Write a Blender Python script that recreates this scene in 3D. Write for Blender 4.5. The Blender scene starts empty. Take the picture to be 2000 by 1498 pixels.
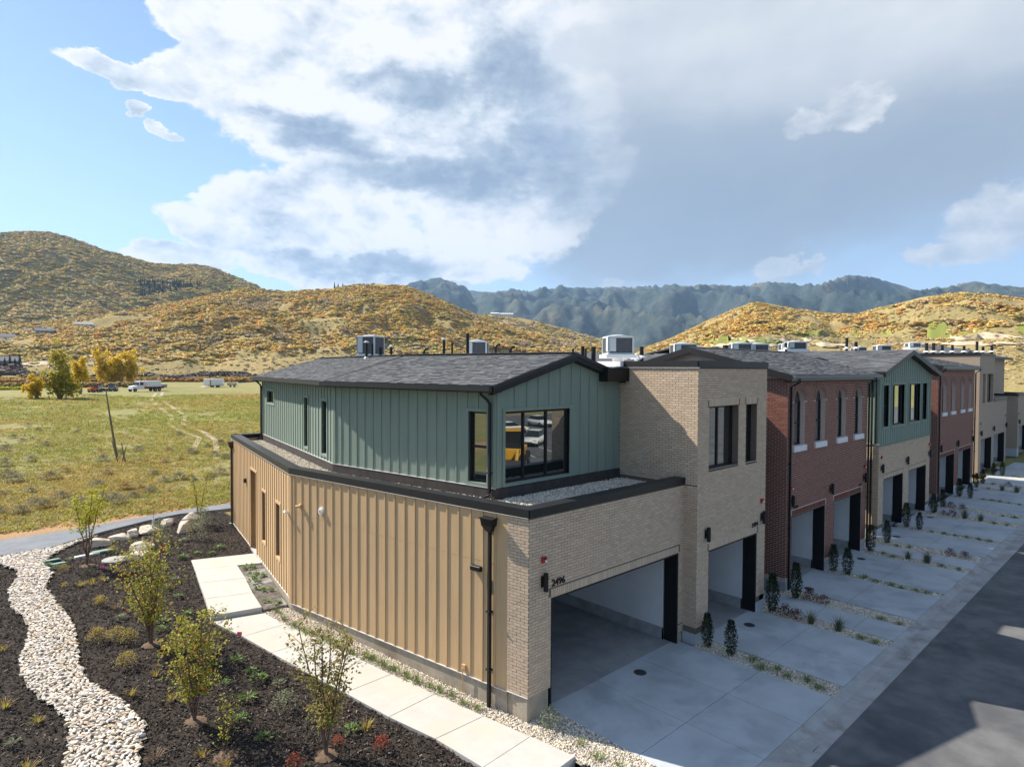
import bpy, bmesh, math, random
import numpy as np
from mathutils import Vector, Matrix, noise as mnoise

sc = bpy.context.scene
R = math.radians
# ------------------------------------------------------------------ camera
CAM = Vector((-9.4616, -9.5595, 7.6337))
yaw, pit, rol = R(46.9172), R(1.3782), 0.005262
fw = Vector((math.cos(pit)*math.cos(yaw), math.cos(pit)*math.sin(yaw), -math.sin(pit)))
rt = Vector((math.sin(yaw), -math.cos(yaw), 0)); up = rt.cross(fw)
rt2 = rt*math.cos(rol)+up*math.sin(rol); up2 = up*math.cos(rol)-rt*math.sin(rol)
cam = bpy.data.cameras.new('camera'); cam.sensor_width = 36; cam.sensor_fit = 'HORIZONTAL'
cam.lens = 36*1233.85/2000; cam.clip_start = .1; cam.clip_end = 60000
co = bpy.data.objects.new('camera', cam); sc.collection.objects.link(co)
m = Matrix((rt2, up2, -fw)).transposed().to_4x4(); m.translation = CAM; co.matrix_world = m
sc.camera = co

# ------------------------------------------------------------------ node helpers
class NT:
    def __init__(s, tree): s.t = tree; s.t.nodes.clear()
    def n(s, typ, **kw):
        nd = s.t.nodes.new(typ)
        for k, v in kw.items(): setattr(nd, k, v)
        return nd
    def set(s, sock, v):
        if isinstance(v, bpy.types.NodeSocket): s.t.links.new(v, sock)
        elif v is not None: sock.default_value = v
    def m(s, op, *a, clamp=False):
        nd = s.n('ShaderNodeMath', operation=op, use_clamp=clamp)
        for i, v in enumerate(a): s.set(nd.inputs[i], v)
        return nd.outputs[0]
    def v(s, op, *a, out=0):
        nd = s.n('ShaderNodeVectorMath', operation=op)
        for i, v in enumerate(a):
            if op == 'SCALE' and i == 1: s.set(nd.inputs['Scale'], v)
            else: s.set(nd.inputs[i], v)
        return nd.outputs[out]
    def noise(s, vec, scale, detail=4, rough=.55, dist=0, out='Fac', dim='3D'):
        nd = s.n('ShaderNodeTexNoise', noise_dimensions=dim)
        s.set(nd.inputs['Vector'], vec); s.set(nd.inputs['Scale'], scale); nd.inputs['Detail'].default_value = detail
        nd.inputs['Roughness'].default_value = rough; nd.inputs['Distortion'].default_value = dist
        return nd.outputs[out]
    def mapr(s, v, a, b, c=0., d=1., smooth=True):
        nd = s.n('ShaderNodeMapRange', interpolation_type='SMOOTHSTEP' if smooth else 'LINEAR')
        for i, x in enumerate((v, a, b, c, d)): s.set(nd.inputs[i], x)
        return nd.outputs[0]
    def mix(s, f, a, b, mode='MIX'):
        nd = s.n('ShaderNodeMix', data_type='RGBA', blend_type=mode); nd.clamp_factor = True
        s.set(nd.inputs[0], f)
        for i, x in ((6, a), (7, b)):
            if isinstance(x, (tuple, list)): x = tuple(x[:3])+(1,)
            s.set(nd.inputs[i], x)
        return nd.outputs[2]
    def ramp(s, f, stops, const=False):
        nd = s.n('ShaderNodeValToRGB'); e = nd.color_ramp.elements
        if const: nd.color_ramp.interpolation = 'CONSTANT'
        while len(e) < len(stops): e.new(.5)
        for i, (p, c) in enumerate(stops): e[i].position = p; e[i].color = tuple(c[:3])+(1,)
        s.set(nd.inputs[0], f); return nd.outputs[0]

# ------------------------------------------------------------------ world: clear sky and clouds
SUN_AZ, SUN_EL = R(110.5), math.atan(.875)
w = bpy.data.worlds.new('World'); sc.world = w; w.use_nodes = True
T = NT(w.node_tree)
tc = T.n('ShaderNodeTexCoord'); D = T.v('NORMALIZE', tc.outputs['Generated'])
sp = T.n('ShaderNodeSeparateXYZ'); T.set(sp.inputs[0], D)
az = T.m('MULTIPLY', T.m('ARCTAN2', sp.outputs[1], sp.outputs[0]), 180/math.pi)
el = T.m('MULTIPLY', T.m('ARCSINE', sp.outputs[2]), 180/math.pi)
ae = T.n('ShaderNodeCombineXYZ'); T.set(ae.inputs[0], az); T.set(ae.inputs[1], el); AE = ae.outputs[0]
sky = T.n('ShaderNodeTexSky', sky_type='NISHITA'); sky.sun_disc = False
sky.sun_elevation = SUN_EL; sky.sun_rotation = R(90)-SUN_AZ; sky.altitude = 2000; sky.air_density = 1.0; sky.dust_density = .7; sky.ozone_density = 1.6
def blobs(vec, lst, k=.12):
    acc = None
    for (a, e, ra, re) in lst:
        q = T.v('MULTIPLY', T.v('SUBTRACT', vec, (a, e, 0)), (1/ra, 1/re, 0))
        f = T.m('SUBTRACT', 1., T.v('LENGTH', q, out=1))
        acc = f if acc is None else T.m('SMOOTH_MAX', acc, f, k)
    return acc
def stretched(off=None):
    # clouds are wider than tall: stretch the noise sideways
    v = T.v('MULTIPLY', D, (1, 1, 1.7))
    return T.v('ADD', v, off) if off else v
CUM = [(57,29.5,17,9),(50,38,24,11),(63,22,13,5.2),(77,21.4,5.6,1.35),(70.2,22.6,6.5,3.4),(73,26.5,4,2.6),(56,18.3,12.5,5.2),(64,12.4,8.6,4.6),(71.3,11.6,4.4,2.6),(75.0,8.6,4.6,1.5),(60.5,9.4,14.5,2.4),(48,19,12,10),
       (77.6,18.6,1.1,.75),(76.2,17.5,1.4,.65)]
SMALL = [(19.0,20.2,3.0,2.1),(22.2,19.4,2.6,1.2),(9.4,10.6,3.6,2.7),(12.6,8.7,3.6,1.0),(24.2,8.3,2.3,1.2),(22,8.6,1.5,.6),(38,7.3,1.1,.8),(54,7.8,5,1.0),(60,8,4,1.0)]
def fbm(off=None): return T.noise(stretched(off), 5.2, 9, .56, .25)
n0 = fbm(); n1 = fbm(tuple(Vector((math.cos(SUN_AZ)*.045, math.sin(SUN_AZ)*.045, .04))))
warp = T.v('SCALE', T.v('SUBTRACT', T.noise(stretched(), 9., 6, .6, out='Color'), (.5, .5, .5)), 6.)
AEw = T.v('ADD', AE, warp)
warps = T.v('SCALE', T.v('SUBTRACT', T.noise(stretched(), 26., 5, .6, out='Color'), (.5, .5, .5)), 3.2)
AEs = T.v('ADD', AE, warps)
nb = T.m('SUBTRACT', n0, .5)
f0 = T.noise(stretched(), 17., 7, .6, .2); f1 = T.noise(stretched(tuple(Vector((math.cos(SUN_AZ)*.014, math.sin(SUN_AZ)*.014, .014)))), 17., 7, .6, .2)
nf = T.m('SUBTRACT', f0, .5)
dc = T.m('ADD', T.m('ADD', blobs(AEw, CUM), T.m('MULTIPLY', nb, .6)), T.m('MULTIPLY', nf, .34))
dsm = T.m('ADD', blobs(AEs, SMALL), T.m('MULTIPLY', nb, .9))
a_c = T.m('MULTIPLY', T.mapr(dc, .02, .15), T.mapr(T.m('ADD', az, T.m('MULTIPLY', nb, 16.)), 33., 49.)); a_s = T.mapr(dsm, .02, .4, 0., .85)
SHEET = [(20,27,38,19),(33,14,22,9),(0,34,40,18),(46,14,10,5)]
dsh = T.m('ADD', blobs(AEw, SHEET, .3), T.m('MULTIPLY', T.m('SUBTRACT', T.noise(stretched(), 2.2, 5, .5), .5), .5))
a_sh = T.mapr(dsh, .0, .42, 0., .95)
# unseen broken cloud outside the view, cover and blue tint shaped for fill light
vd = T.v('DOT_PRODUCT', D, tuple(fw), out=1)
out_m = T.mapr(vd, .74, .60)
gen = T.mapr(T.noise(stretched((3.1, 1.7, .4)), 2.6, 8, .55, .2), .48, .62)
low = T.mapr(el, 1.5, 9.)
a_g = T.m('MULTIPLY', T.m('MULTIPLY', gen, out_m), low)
emb = T.m('ADD', T.m('SUBTRACT', n0, n1), T.m('MULTIPLY', T.m('SUBTRACT', f0, f1), .55))
# darker bellies of the big cumulus
DARK = [(52,16.2,12,2.3),(60,9.0,10,1.1),(62.5,18.4,7,1.3),(46.5,25,5,4),(43,18,10,6),(66,19.8,5,1.4),(56,23.5,8,2.2)]
dk = T.mapr(T.m('ADD', blobs(AEw, DARK), T.m('MULTIPLY', nb, .8)), -.25, .75)
sh = T.m('ADD', .80, T.m('MULTIPLY', emb, 1.9))
sh = T.m('ADD', sh, T.m('MULTIPLY', nb, .5))
sh = T.m('SUBTRACT', sh, T.m('MULTIPLY', dk, .62))
sh = T.m('ADD', sh, T.mapr(dc, .35, .0, 0., .35))
CK = 5.0
def c_(r, g, b): return (r*CK, g*CK, b*CK)
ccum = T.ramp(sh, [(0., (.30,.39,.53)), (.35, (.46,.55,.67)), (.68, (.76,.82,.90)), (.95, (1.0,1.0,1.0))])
shs = T.m('ADD', T.m('ADD', T.mapr(el, 13., 27., .12, .92), T.mapr(el, 12., 4., 0., .45)), T.m('ADD', T.m('MULTIPLY', T.m('SUBTRACT', T.noise(stretched(), 3.4, 5, .5), .5), .8), T.m('MULTIPLY', emb, .25)))
csh = T.ramp(shs, [(0., (.32,.40,.51)), (.45, (.42,.49,.58)), (1., (.84,.87,.90))])
csm = T.ramp(T.m('ADD', T.m('ADD', .55, T.m('MULTIPLY', emb, 2.2)), T.m('MULTIPLY', T.m('SUBTRACT', dsm, .4), -.25)), [(0., (.44,.51,.61)), (.5, (.62,.67,.74)), (1., (.93,.94,.95))])
def up10(c): return T.v('SCALE', c, CK)
# blue of the open sky, a little lighter than the model gives towards the horizon
base = T.mix(T.mapr(el, 24., -2., .05, .5), T.v('SCALE', sky.outputs[0], .95), c_(.56,.72,.92))
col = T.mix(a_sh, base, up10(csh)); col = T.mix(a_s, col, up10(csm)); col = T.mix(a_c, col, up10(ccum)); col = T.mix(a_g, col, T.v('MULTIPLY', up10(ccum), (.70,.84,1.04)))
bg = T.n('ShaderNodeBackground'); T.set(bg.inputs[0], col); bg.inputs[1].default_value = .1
wo = T.n('ShaderNodeOutputWorld'); T.t.links.new(bg.outputs[0], wo.inputs[0])
w.cycles.sampling_method = 'MANUAL'; w.cycles.sample_map_resolution = 1024

# ------------------------------------------------------------------ sun, exposure
sl = bpy.data.lights.new('sun', 'SUN'); sl.energy = 5.0; sl.angle = R(.53); sl.color = (1., .92, .80)
so = bpy.data.objects.new('sun', sl); sc.collection.objects.link(so)
sd = Vector((math.cos(SUN_AZ)*math.cos(SUN_EL), math.sin(SUN_AZ)*math.cos(SUN_EL), math.sin(SUN_EL)))
so.rotation_euler = sd.to_track_quat('Z', 'Y').to_euler(); so.location = (-20, 40, 60)
sc.view_settings.view_transform = 'Standard'; sc.view_settings.look = 'None'
sc.view_settings.exposure = 1.0; sc.view_settings.gamma = 1.; sc.view_settings.use_curve_mapping = False
sc.cycles.use_denoising = True
sc.cycles.max_bounces = 8; sc.cycles.diffuse_bounces = 4; sc.cycles.glossy_bounces = 3; sc.cycles.transparent_max_bounces = 8
sc.cycles.volume_bounces = 0

# ------------------------------------------------------------------ materials
MATS = {}
def mat(name, col, rough=.85, var=.12, vscale=3., bump=0., bscale=40., spec=.3, metal=0., tint2=None, t2scale=.6, isl=None, islvar=0., stretch=None, rv=0.):
    """plain surface: base colour, a slow and a fast noise, optional per-piece variation, fine relief"""
    if name in MATS: return MATS[name]
    mt = bpy.data.materials.new(name); mt.use_nodes = True; n = NT(mt.node_tree)
    g = n.n('ShaderNodeNewGeometry'); P = g.outputs['Position']
    if stretch: P = n.v('MULTIPLY', P, stretch)
    f = n.noise(P, vscale, 5, .6)
    lo = tuple(c*(1-var) for c in col); hi = tuple(min(1, c*(1+var)) for c in col)
    c = n.mix(n.mapr(f, .3, .7), lo, hi)
    if tint2: c = n.mix(n.mapr(n.noise(P, t2scale, 4, .6, .4), .45, .7), c, tint2)
    if isl:
        oi = n.n('ShaderNodeObjectInfo')
        rnd = n.m('FRACT', n.m('ADD', g.outputs['Random Per Island'], oi.outputs['Random']))
        c = n.mix(islvar, c, n.ramp(rnd, isl))
    b = n.n('ShaderNodeBsdfPrincipled'); n.set(b.inputs['Base Color'], c)
    b.inputs['Roughness'].default_value = rough; b.inputs['Specular IOR Level'].default_value = spec; b.inputs['Metallic'].default_value = metal
    if rv: n.set(b.inputs['Roughness'], n.mapr(f, .3, .7, rough-rv, rough+rv))
    if bump:
        bp = n.n('ShaderNodeBump'); bp.inputs['Strength'].default_value = 1.; bp.inputs['Distance'].default_value = bump
        n.set(bp.inputs['Height'], n.noise(P, bscale, 4, .6)); n.t.links.new(bp.outputs[0], b.inputs['Normal'])
    o = n.n('ShaderNodeOutputMaterial'); n.t.links.new(b.outputs[0], o.inputs[0])
    MATS[name] = mt; return mt
def brickmat(name, stops, amount=.9, rough=.92):
    return mat(name, stops[0][1], rough, .12, 14., .0025, 120., .15, isl=stops, islvar=amount)
def leafmat(name, stops, trans=.35, inst=False):
    if name in MATS: return MATS[name]
    mt = bpy.data.materials.new(name); mt.use_nodes = True; n = NT(mt.node_tree)
    g = n.n('ShaderNodeNewGeometry'); oi = n.n('ShaderNodeObjectInfo')
    rnd = n.m('FRACT', n.m('ADD', g.outputs['Random Per Island'], n.m('MULTIPLY', oi.outputs['Random'], .37)))
    c = n.ramp(rnd, stops)
    if inst:
        at = n.n('ShaderNodeAttribute', attribute_type='INSTANCER', attribute_name='tint')
        c = n.mix(1., c, at.outputs['Color'], 'MULTIPLY')
    b = n.n('ShaderNodeBsdfPrincipled'); n.set(b.inputs['Base Color'], c); b.inputs['Roughness'].default_value = .6; b.inputs['Specular IOR Level'].default_value = .25
    tr = n.n('ShaderNodeBsdfTranslucent'); n.set(tr.inputs[0], c)
    mx = n.n('ShaderNodeMixShader'); mx.inputs[0].default_value = trans
    n.t.links.new(b.outputs[0], mx.inputs[1]); n.t.links.new(tr.outputs[0], mx.inputs[2])
    o = n.n('ShaderNodeOutputMaterial'); n.t.links.new(mx.outputs[0], o.inputs[0]); MATS[name] = mt; return mt
def instmat(name, rough=.9, var=.25, vscale=30., bump=0., bscale=60., island=.0):
    """for scattered pieces: colour comes from each piece's own tint"""
    if name in MATS: return MATS[name]
    mt = bpy.data.materials.new(name); mt.use_nodes = True; n = NT(mt.node_tree)
    at = n.n('ShaderNodeAttribute', attribute_type='INSTANCER', attribute_name='tint')
    g = n.n('ShaderNodeNewGeometry'); f = n.mapr(n.noise(g.outputs['Position'], vscale, 3, .6), .3, .7, 1-var, 1+var)
    c = n.v('SCALE', at.outputs['Color'], f)
    if island: c = n.v('SCALE', c, n.mapr(g.outputs['Random Per Island'], 0., 1., 1-island, 1+island, smooth=False))
    b = n.n('ShaderNodeBsdfPrincipled'); n.set(b.inputs['Base Color'], c); b.inputs['Roughness'].default_value = rough; b.inputs['Specular IOR Level'].default_value = .2
    o = n.n('ShaderNodeOutputMaterial'); n.t.links.new(b.outputs[0], o.inputs[0]); MATS[name] = mt; return mt
def glassmat(name='window glass', tint=(.012,.016,.018), refl=.16):
    if name in MATS: return MATS[name]
    mt = bpy.data.materials.new(name); mt.use_nodes = True; n = NT(mt.node_tree)
    d = n.n('ShaderNodeBsdfPrincipled'); d.inputs['Base Color'].default_value = tint+(1,); d.inputs['Roughness'].default_value = .5; d.inputs['Specular IOR Level'].default_value = 0
    gl = n.n('ShaderNodeBsdfGlossy'); gl.inputs['Roughness'].default_value = .012; gl.inputs['Color'].default_value = (.92,.97,.95,1)
    lw = n.n('ShaderNodeFresnel'); lw.inputs[0].default_value = 1.5
    g = n.n('ShaderNodeNewGeometry')
    bp = n.n('ShaderNodeBump'); bp.inputs['Distance'].default_value = .0015; bp.inputs['Strength'].default_value = .6
    n.set(bp.inputs['Height'], n.noise(g.outputs['Position'], 1.3, 1, .4)); n.t.links.new(bp.outputs[0], gl.inputs['Normal'])
    f = n.m('MULTIPLY', n.m('ADD', n.m('MULTIPLY', lw.outputs[0], 2.2), refl), 1., clamp=True)
    mx = n.n('ShaderNodeMixShader'); n.set(mx.inputs[0], f); n.t.links.new(d.outputs[0], mx.inputs[1]); n.t.links.new(gl.outputs[0], mx.inputs[2])
    o = n.n('ShaderNodeOutputMaterial'); n.t.links.new(mx.outputs[0], o.inputs[0]); MATS[name] = mt; return mt

# ------------------------------------------------------------------ geometry helpers
def link(o): sc.collection.objects.link(o); return o
def tag(o, label=None, cat=None, group=None, kind=None):
    if label: o['label'] = label
    if cat: o['category'] = cat
    if group: o['group'] = group
    if kind: o['kind'] = kind
    return o
def thing(name, label, cat, loc=(0,0,0), group=None):
    o = link(bpy.data.objects.new(name, None)); o.location = loc; o.empty_display_size = .2
    return tag(o, label, cat, group)
def setparent(o, p):
    if p is None: return o
    o.parent = p
    if p.type == 'EMPTY': o.matrix_parent_inverse = Matrix.Translation(-Vector(p.location))
    return o
class MB:
    def __init__(s): s.v = []; s.f = []
    def add(s, vs, fs):
        b = len(s.v); s.v.extend([tuple(p) for p in vs]); s.f.extend([tuple(i+b for i in f) for f in fs]); return s
    def hexa(s, p): # 8 points: bottom ring 0-3, top ring 4-7
        return s.add(p, [(3,2,1,0),(4,5,6,7),(0,1,5,4),(1,2,6,5),(2,3,7,6),(3,0,4,7)])
    def box(s, x0, x1, y0, y1, z0, z1):
        return s.hexa([(x0,y0,z0),(x1,y0,z0),(x1,y1,z0),(x0,y1,z0),(x0,y0,z1),(x1,y0,z1),(x1,y1,z1),(x0,y1,z1)])
    def fbox(s, F, s0, s1, d0, d1, z0, z1):
        a = [F.p(s0,d0,z0),F.p(s1,d0,z0),F.p(s1,d1,z0),F.p(s0,d1,z0)]
        b = [F.p(s0,d0,z1),F.p(s1,d0,z1),F.p(s1,d1,z1),F.p(s0,d1,z1)]
        return s.hexa(a+b)
    def prism(s, poly, z0, z1):
        n = len(poly); z0s = z0 if hasattr(z0,'__len__') else [z0]*n; z1s = z1 if hasattr(z1,'__len__') else [z1]*n
        vs = [(p[0],p[1],z0s[i]) for i,p in enumerate(poly)]+[(p[0],p[1],z1s[i]) for i,p in enumerate(poly)]
        fs = [tuple(range(n))[::-1], tuple(range(n,2*n))]+[(i,(i+1)%n,n+(i+1)%n,n+i) for i in range(n)]
        return s.add(vs, fs)
    def fpoly(s, F, pts, d0, d1): # polygon in (s,z) on a wall frame, extruded d0..d1
        n = len(pts); vs = [F.p(a,d0,z) for a,z in pts]+[F.p(a,d1,z) for a,z in pts]
        fs = [tuple(range(n)), tuple(range(n,2*n))[::-1]]+[(i,n+i,n+(i+1)%n,(i+1)%n) for i in range(n)]
        return s.add(vs, fs)
    def tube(s, pts, r, k=6, cap=True):
        pts = [Vector(p) for p in pts]; rs = r if hasattr(r,'__len__') else [r]*len(pts); b = len(s.v)
        for i, p in enumerate(pts):
            d = (pts[min(i+1,len(pts)-1)]-pts[max(i-1,0)]).normalized()
            a = d.cross(Vector((0,0,1)) if abs(d.z) < .9 else Vector((1,0,0))).normalized(); c = d.cross(a)
            for j in range(k):
                t = 2*math.pi*(j+.5)/k; s.v.append(tuple(p+(a*math.cos(t)+c*math.sin(t))*rs[i]))
        for i in range(len(pts)-1):
            for j in range(k):
                s.f.append((b+i*k+j, b+i*k+(j+1)%k, b+(i+1)*k+(j+1)%k, b+(i+1)*k+j))
        if cap: s.f.append(tuple(b+j for j in range(k))[::-1]); s.f.append(tuple(b+(len(pts)-1)*k+j for j in range(k)))
        return s
    def lathe(s, c, prof, k=16, ax='z'):
        b = len(s.v); n = len(prof)
        for r, z in prof:
            for j in range(k):
                t = 2*math.pi*j/k; q = (r*math.cos(t), r*math.sin(t), z)
                if ax == 'x': q = (q[2], q[0], q[1])
                if ax == 'y': q = (q[0], q[2], q[1])
                s.v.append((c[0]+q[0], c[1]+q[1], c[2]+q[2]))
        for i in range(n-1):
            for j in range(k): s.f.append((b+i*k+j, b+i*k+(j+1)%k, b+(i+1)*k+(j+1)%k, b+(i+1)*k+j))
        s.f.append(tuple(b+j for j in range(k))[::-1]); s.f.append(tuple(b+(n-1)*k+j for j in range(k))); return s
    def mesh(s, name, m=None, smooth=False):
        me = bpy.data.meshes.new(name); me.from_pydata(s.v, [], s.f)
        bm = bmesh.new(); bm.from_mesh(me); bmesh.ops.recalc_face_normals(bm, faces=bm.faces); bm.to_mesh(me); bm.free()
        if smooth: me.polygons.foreach_set('use_smooth', [True]*len(me.polygons))
        if m: me.materials.append(m)
        me.update(); return me
    def build(s, name, m, parent=None, smooth=False, kind=None, label=None, cat=None, group=None, bevel=0):
        o = link(bpy.data.objects.new(name, s.mesh(name, m, smooth))); setparent(o, parent)
        if bevel:
            md = o.modifiers.new('bevel', 'BEVEL'); md.width = bevel; md.segments = 1; md.limit_method = 'ANGLE'
        return tag(o, label, cat, group, kind)
def inst(name, me, loc, parent=None, rz=0., scale=1., rot=None):
    o = link(bpy.data.objects.new(name, me)); o.location = loc
    o.rotation_euler = rot if rot else (0,0,rz); o.scale = scale if hasattr(scale,'__len__') else (scale,)*3
    return setparent(o, parent)
class Fr:
    """a wall: plan points A to B, outward side o=+1 (left of A->B) or -1"""
    def __init__(s, A, B, o=-1):
        s.A = Vector((A[0],A[1],0)); d = Vector((B[0]-A[0],B[1]-A[1],0)); s.len = d.length; s.u = d.normalized()
        s.n = Vector((-s.u.y,s.u.x,0))*o; s.rz = math.atan2(s.u.y, s.u.x); s.o = o
    def p(s, a, d, z): q = s.A+s.u*a+s.n*d; return (q.x, q.y, z)
def slabs(F, s0, s1, z0, z1, ops, d0, d1, mb):
    """wall with rectangular holes, as butted boxes"""
    xs = sorted({s0,s1,*[v for o in ops for v in (o[0],o[1]) if s0 < v < s1]})
    for a, b in zip(xs, xs[1:]):
        cuts = sorted((max(o[2],z0), min(o[3],z1)) for o in ops if o[0] < b-1e-6 and o[1] > a+1e-6)
        z = z0
        for c0, c1 in cuts:
            if c0 > z+1e-4: mb.fbox(F,a,b,d0,d1,z,c0)
            z = max(z, c1)
        if z < z1-1e-4: mb.fbox(F,a,b,d0,d1,z,z1)
    return mb

# ---- scattered pieces (nobody could count them): points carry size, turn and tint
def gn_tree():
    t = bpy.data.node_groups.new('scatter', 'GeometryNodeTree')
    t.interface.new_socket('Geometry', in_out='INPUT', socket_type='NodeSocketGeometry'); t.interface.new_socket('Geometry', in_out='OUTPUT', socket_type='NodeSocketGeometry')
    return t
def scatter(name, pts, sizes, rots, idx, tints, meshes, m, parent=None, label=None, cat=None):
    me = bpy.data.meshes.new(name); n = len(pts)
    me.vertices.add(n); me.vertices.foreach_set('co', np.asarray(pts, np.float32).ravel())
    def at(nm, typ, key, arr): a = me.attributes.new(nm, typ, 'POINT'); a.data.foreach_set(key, np.asarray(arr).ravel())
    at('sz', 'FLOAT_VECTOR', 'vector', np.asarray(sizes, np.float32)); at('rt', 'FLOAT_VECTOR', 'vector', np.asarray(rots, np.float32))
    at('ix', 'INT', 'value', np.asarray(idx, np.int32))
    tt = np.ones((n,4), np.float32); tt[:,:3] = tints; at('tint', 'FLOAT_COLOR', 'color', tt)
    me.materials.append(m); me.update()
    col = bpy.data.collections.new(name+'_pieces')
    for i, q in enumerate(meshes):
        if not q.materials: q.materials.append(m)
        col.objects.link(bpy.data.objects.new('%s_piece_%02d' % (name, i), q))
    t = gn_tree(); N = t.nodes; L = t.links
    gi = N.new('NodeGroupInput'); go = N.new('NodeGroupOutput'); ip = N.new('GeometryNodeInstanceOnPoints'); ci = N.new('GeometryNodeCollectionInfo')
    ci.inputs['Collection'].default_value = col; ci.inputs['Separate Children'].default_value = True; ci.inputs['Reset Children'].default_value = True
    def na(nm, typ): a = N.new('GeometryNodeInputNamedAttribute'); a.data_type = typ; a.inputs[0].default_value = nm; return [o for o in a.outputs if o.enabled][0]
    L.new(gi.outputs[0], ip.inputs['Points']); L.new(ci.outputs[0], ip.inputs['Instance']); ip.inputs['Pick Instance'].default_value = True
    L.new(na('ix','INT'), ip.inputs['Instance Index']); L.new(na('rt','FLOAT_VECTOR'), ip.inputs['Rotation']); L.new(na('sz','FLOAT_VECTOR'), ip.inputs['Scale'])
    L.new(ip.outputs[0], go.inputs[0])
    o = link(bpy.data.objects.new(name, me)); md = o.modifiers.new('scatter', 'NODES'); md.node_group = t
    setparent(o, parent); return tag(o, label, cat, None, 'stuff')
rng = np.random.default_rng(7); rnd = random.Random(11)
def rock_mesh(name, seed, flat=.6, sub=1, jag=.28):
    r = random.Random(seed); bm = bmesh.new(); bmesh.ops.create_icosphere(bm, subdivisions=sub, radius=.5)
    o = Vector((r.random()*50, r.random()*50, r.random()*50))
    for v in bm.verts:
        k = 1+jag*mnoise.noise(v.co*2.4+o)*1.6+r.uniform(-.06,.06); v.co *= k; v.co.z *= flat; v.co.y *= .78
        v.co.z = max(v.co.z, -.24)
    me = bpy.data.meshes.new(name); bm.to_mesh(me); bm.free(); return me
def boulder_mesh(name, seed):
    r = random.Random(seed); bm = bmesh.new(); bmesh.ops.create_icosphere(bm, subdivisions=3, radius=.62); o = Vector((r.random()*50, 3, 7))
    pl = [(Vector((r.uniform(-1,1),r.uniform(-1,1),r.uniform(-.2,1))).normalized(), r.uniform(.26,.42)) for _ in range(11)]+[(Vector((r.uniform(-.2,.2),r.uniform(-.2,.2),1)).normalized(), .34)]
    for v in bm.verts:
        for n_, d in pl:
            k = v.co.dot(n_)-d
            if k > 0: v.co -= n_*k*.97
        v.co += v.co.normalized()*(.035*mnoise.noise(v.co*4+o)+.012*mnoise.noise(v.co*11+o))
    me = bpy.data.meshes.new(name); bm.to_mesh(me); bm.free(); return me
def chip_mesh(name, seed):
    r = random.Random(seed); mb = MB(); a, b, h = .5, .17+.1*r.random(), .08
    mb.hexa([(-a,-b,-h),(a*.9,-b*.7,-h),(a,b*.6,-h),(-a*.8,b,-h),(-a*.9,-b*.8,h),(a*.8,-b*.5,h*1.3),(a*.95,b*.7,h*.7),(-a,b*.9,h)])
    return mb.mesh(name)
def clump_mesh(name, seed, n=9, tri=1):
    """a bush far off: leafy faces standing round a few lobes"""
    r = random.Random(seed); mb = MB()
    lobes = [(r.uniform(-.3,.3), r.uniform(-.3,.3), r.uniform(.25,.6), r.uniform(.22,.42)) for _ in range(5)]
    for k in range(n*8):
        lx, ly, lz, lr = lobes[k % 5]; th = r.uniform(0,6.28); ph = r.uniform(-.5,1.5)
        d = Vector((math.cos(th)*math.cos(ph), math.sin(th)*math.cos(ph), math.sin(ph))); c = Vector((lx,ly,lz))+d*lr*r.uniform(.75,1.05)
        if c.z < .03: c.z = .03
        a = d.cross(Vector((r.uniform(-1,1),r.uniform(-1,1),r.uniform(-1,1)))).normalized(); b = d.cross(a); q = r.uniform(.10,.19)
        a = (a+d*r.uniform(-.25,.25))*q; b = (b+d*r.uniform(-.25,.25))*q
        mb.add([c-a-b*.6, c+a-b*.6, c+a*.7+b, c-a*.7+b], [(0,1,2,3)])
    mb.lathe((0,0,0), [(.30,.0),(.42,.25),(.36,.5),(.12,.62)], 7)
    return mb.mesh(name)
def blades(mb, c, n, h, spread, w, r, lean=.5, droop=.3):
    for _ in range(n):
        t = r.uniform(0,6.283); k = r.uniform(.1,1); b = Vector(c)+Vector((math.cos(t),math.sin(t),0))*spread*.3*k
        d = Vector((math.cos(t)*lean*k, math.sin(t)*lean*k, 1)).normalized(); hh = h*r.uniform(.6,1.1)
        s = Vector((-math.sin(t), math.cos(t), 0))*w*r.uniform(.6,1.2)
        m1 = b+d*hh*.55; e = b+d*hh+Vector((math.cos(t),math.sin(t),-.6))*hh*droop*k
        mb.add([b-s, b+s, m1+s*.8, m1-s*.8, e], [(0,1,2,3),(3,2,4)])
    return mb
def leaf(mb, c, d, up_, ln, wd):
    d = Vector(d).normalized(); s = d.cross(up_); s = s.normalized() if s.length > 1e-4 else Vector((1,0,0)); nn = s.cross(d)
    c = Vector(c); m1 = c+d*ln*.5
    mb.add([c, m1+s*wd*.5+nn*wd*.15, c+d*ln-nn*ln*.12, m1-s*wd*.5+nn*wd*.15], [(0,1,2),(0,2,3)])

# ------------------------------------------------------------------ terrain
def zg(y):
    return 0. if y <= 0 else (.04*y if y < 9 else min(.62, .36+.037*(y-9)))
def inpoly(x, y, P):
    c = False; j = len(P)-1
    for i in range(len(P)):
        if (P[i][1] > y) != (P[j][1] > y) and x < (P[j][0]-P[i][0])*(y-P[i][1])/(P[j][1]-P[i][1])+P[i][0]: c = not c
        j = i
    return c
def gridmesh(xs, ys, fz):
    nx, ny = len(xs), len(ys); V = [(x, y, fz(x,y)) for y in ys for x in xs]
    return V, [(j*nx+i, j*nx+i+1, (j+1)*nx+i+1, (j+1)*nx+i) for j in range(ny-1) for i in range(nx-1)]
def spread(c, near, step, n, far, g):
    a = list(np.arange(0, near, step)); s = step
    while a[-1] < far: s *= g; a.append(a[-1]+s)
    return sorted({round(c-v,3) for v in a}|{round(c+v,3) for v in a})
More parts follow.
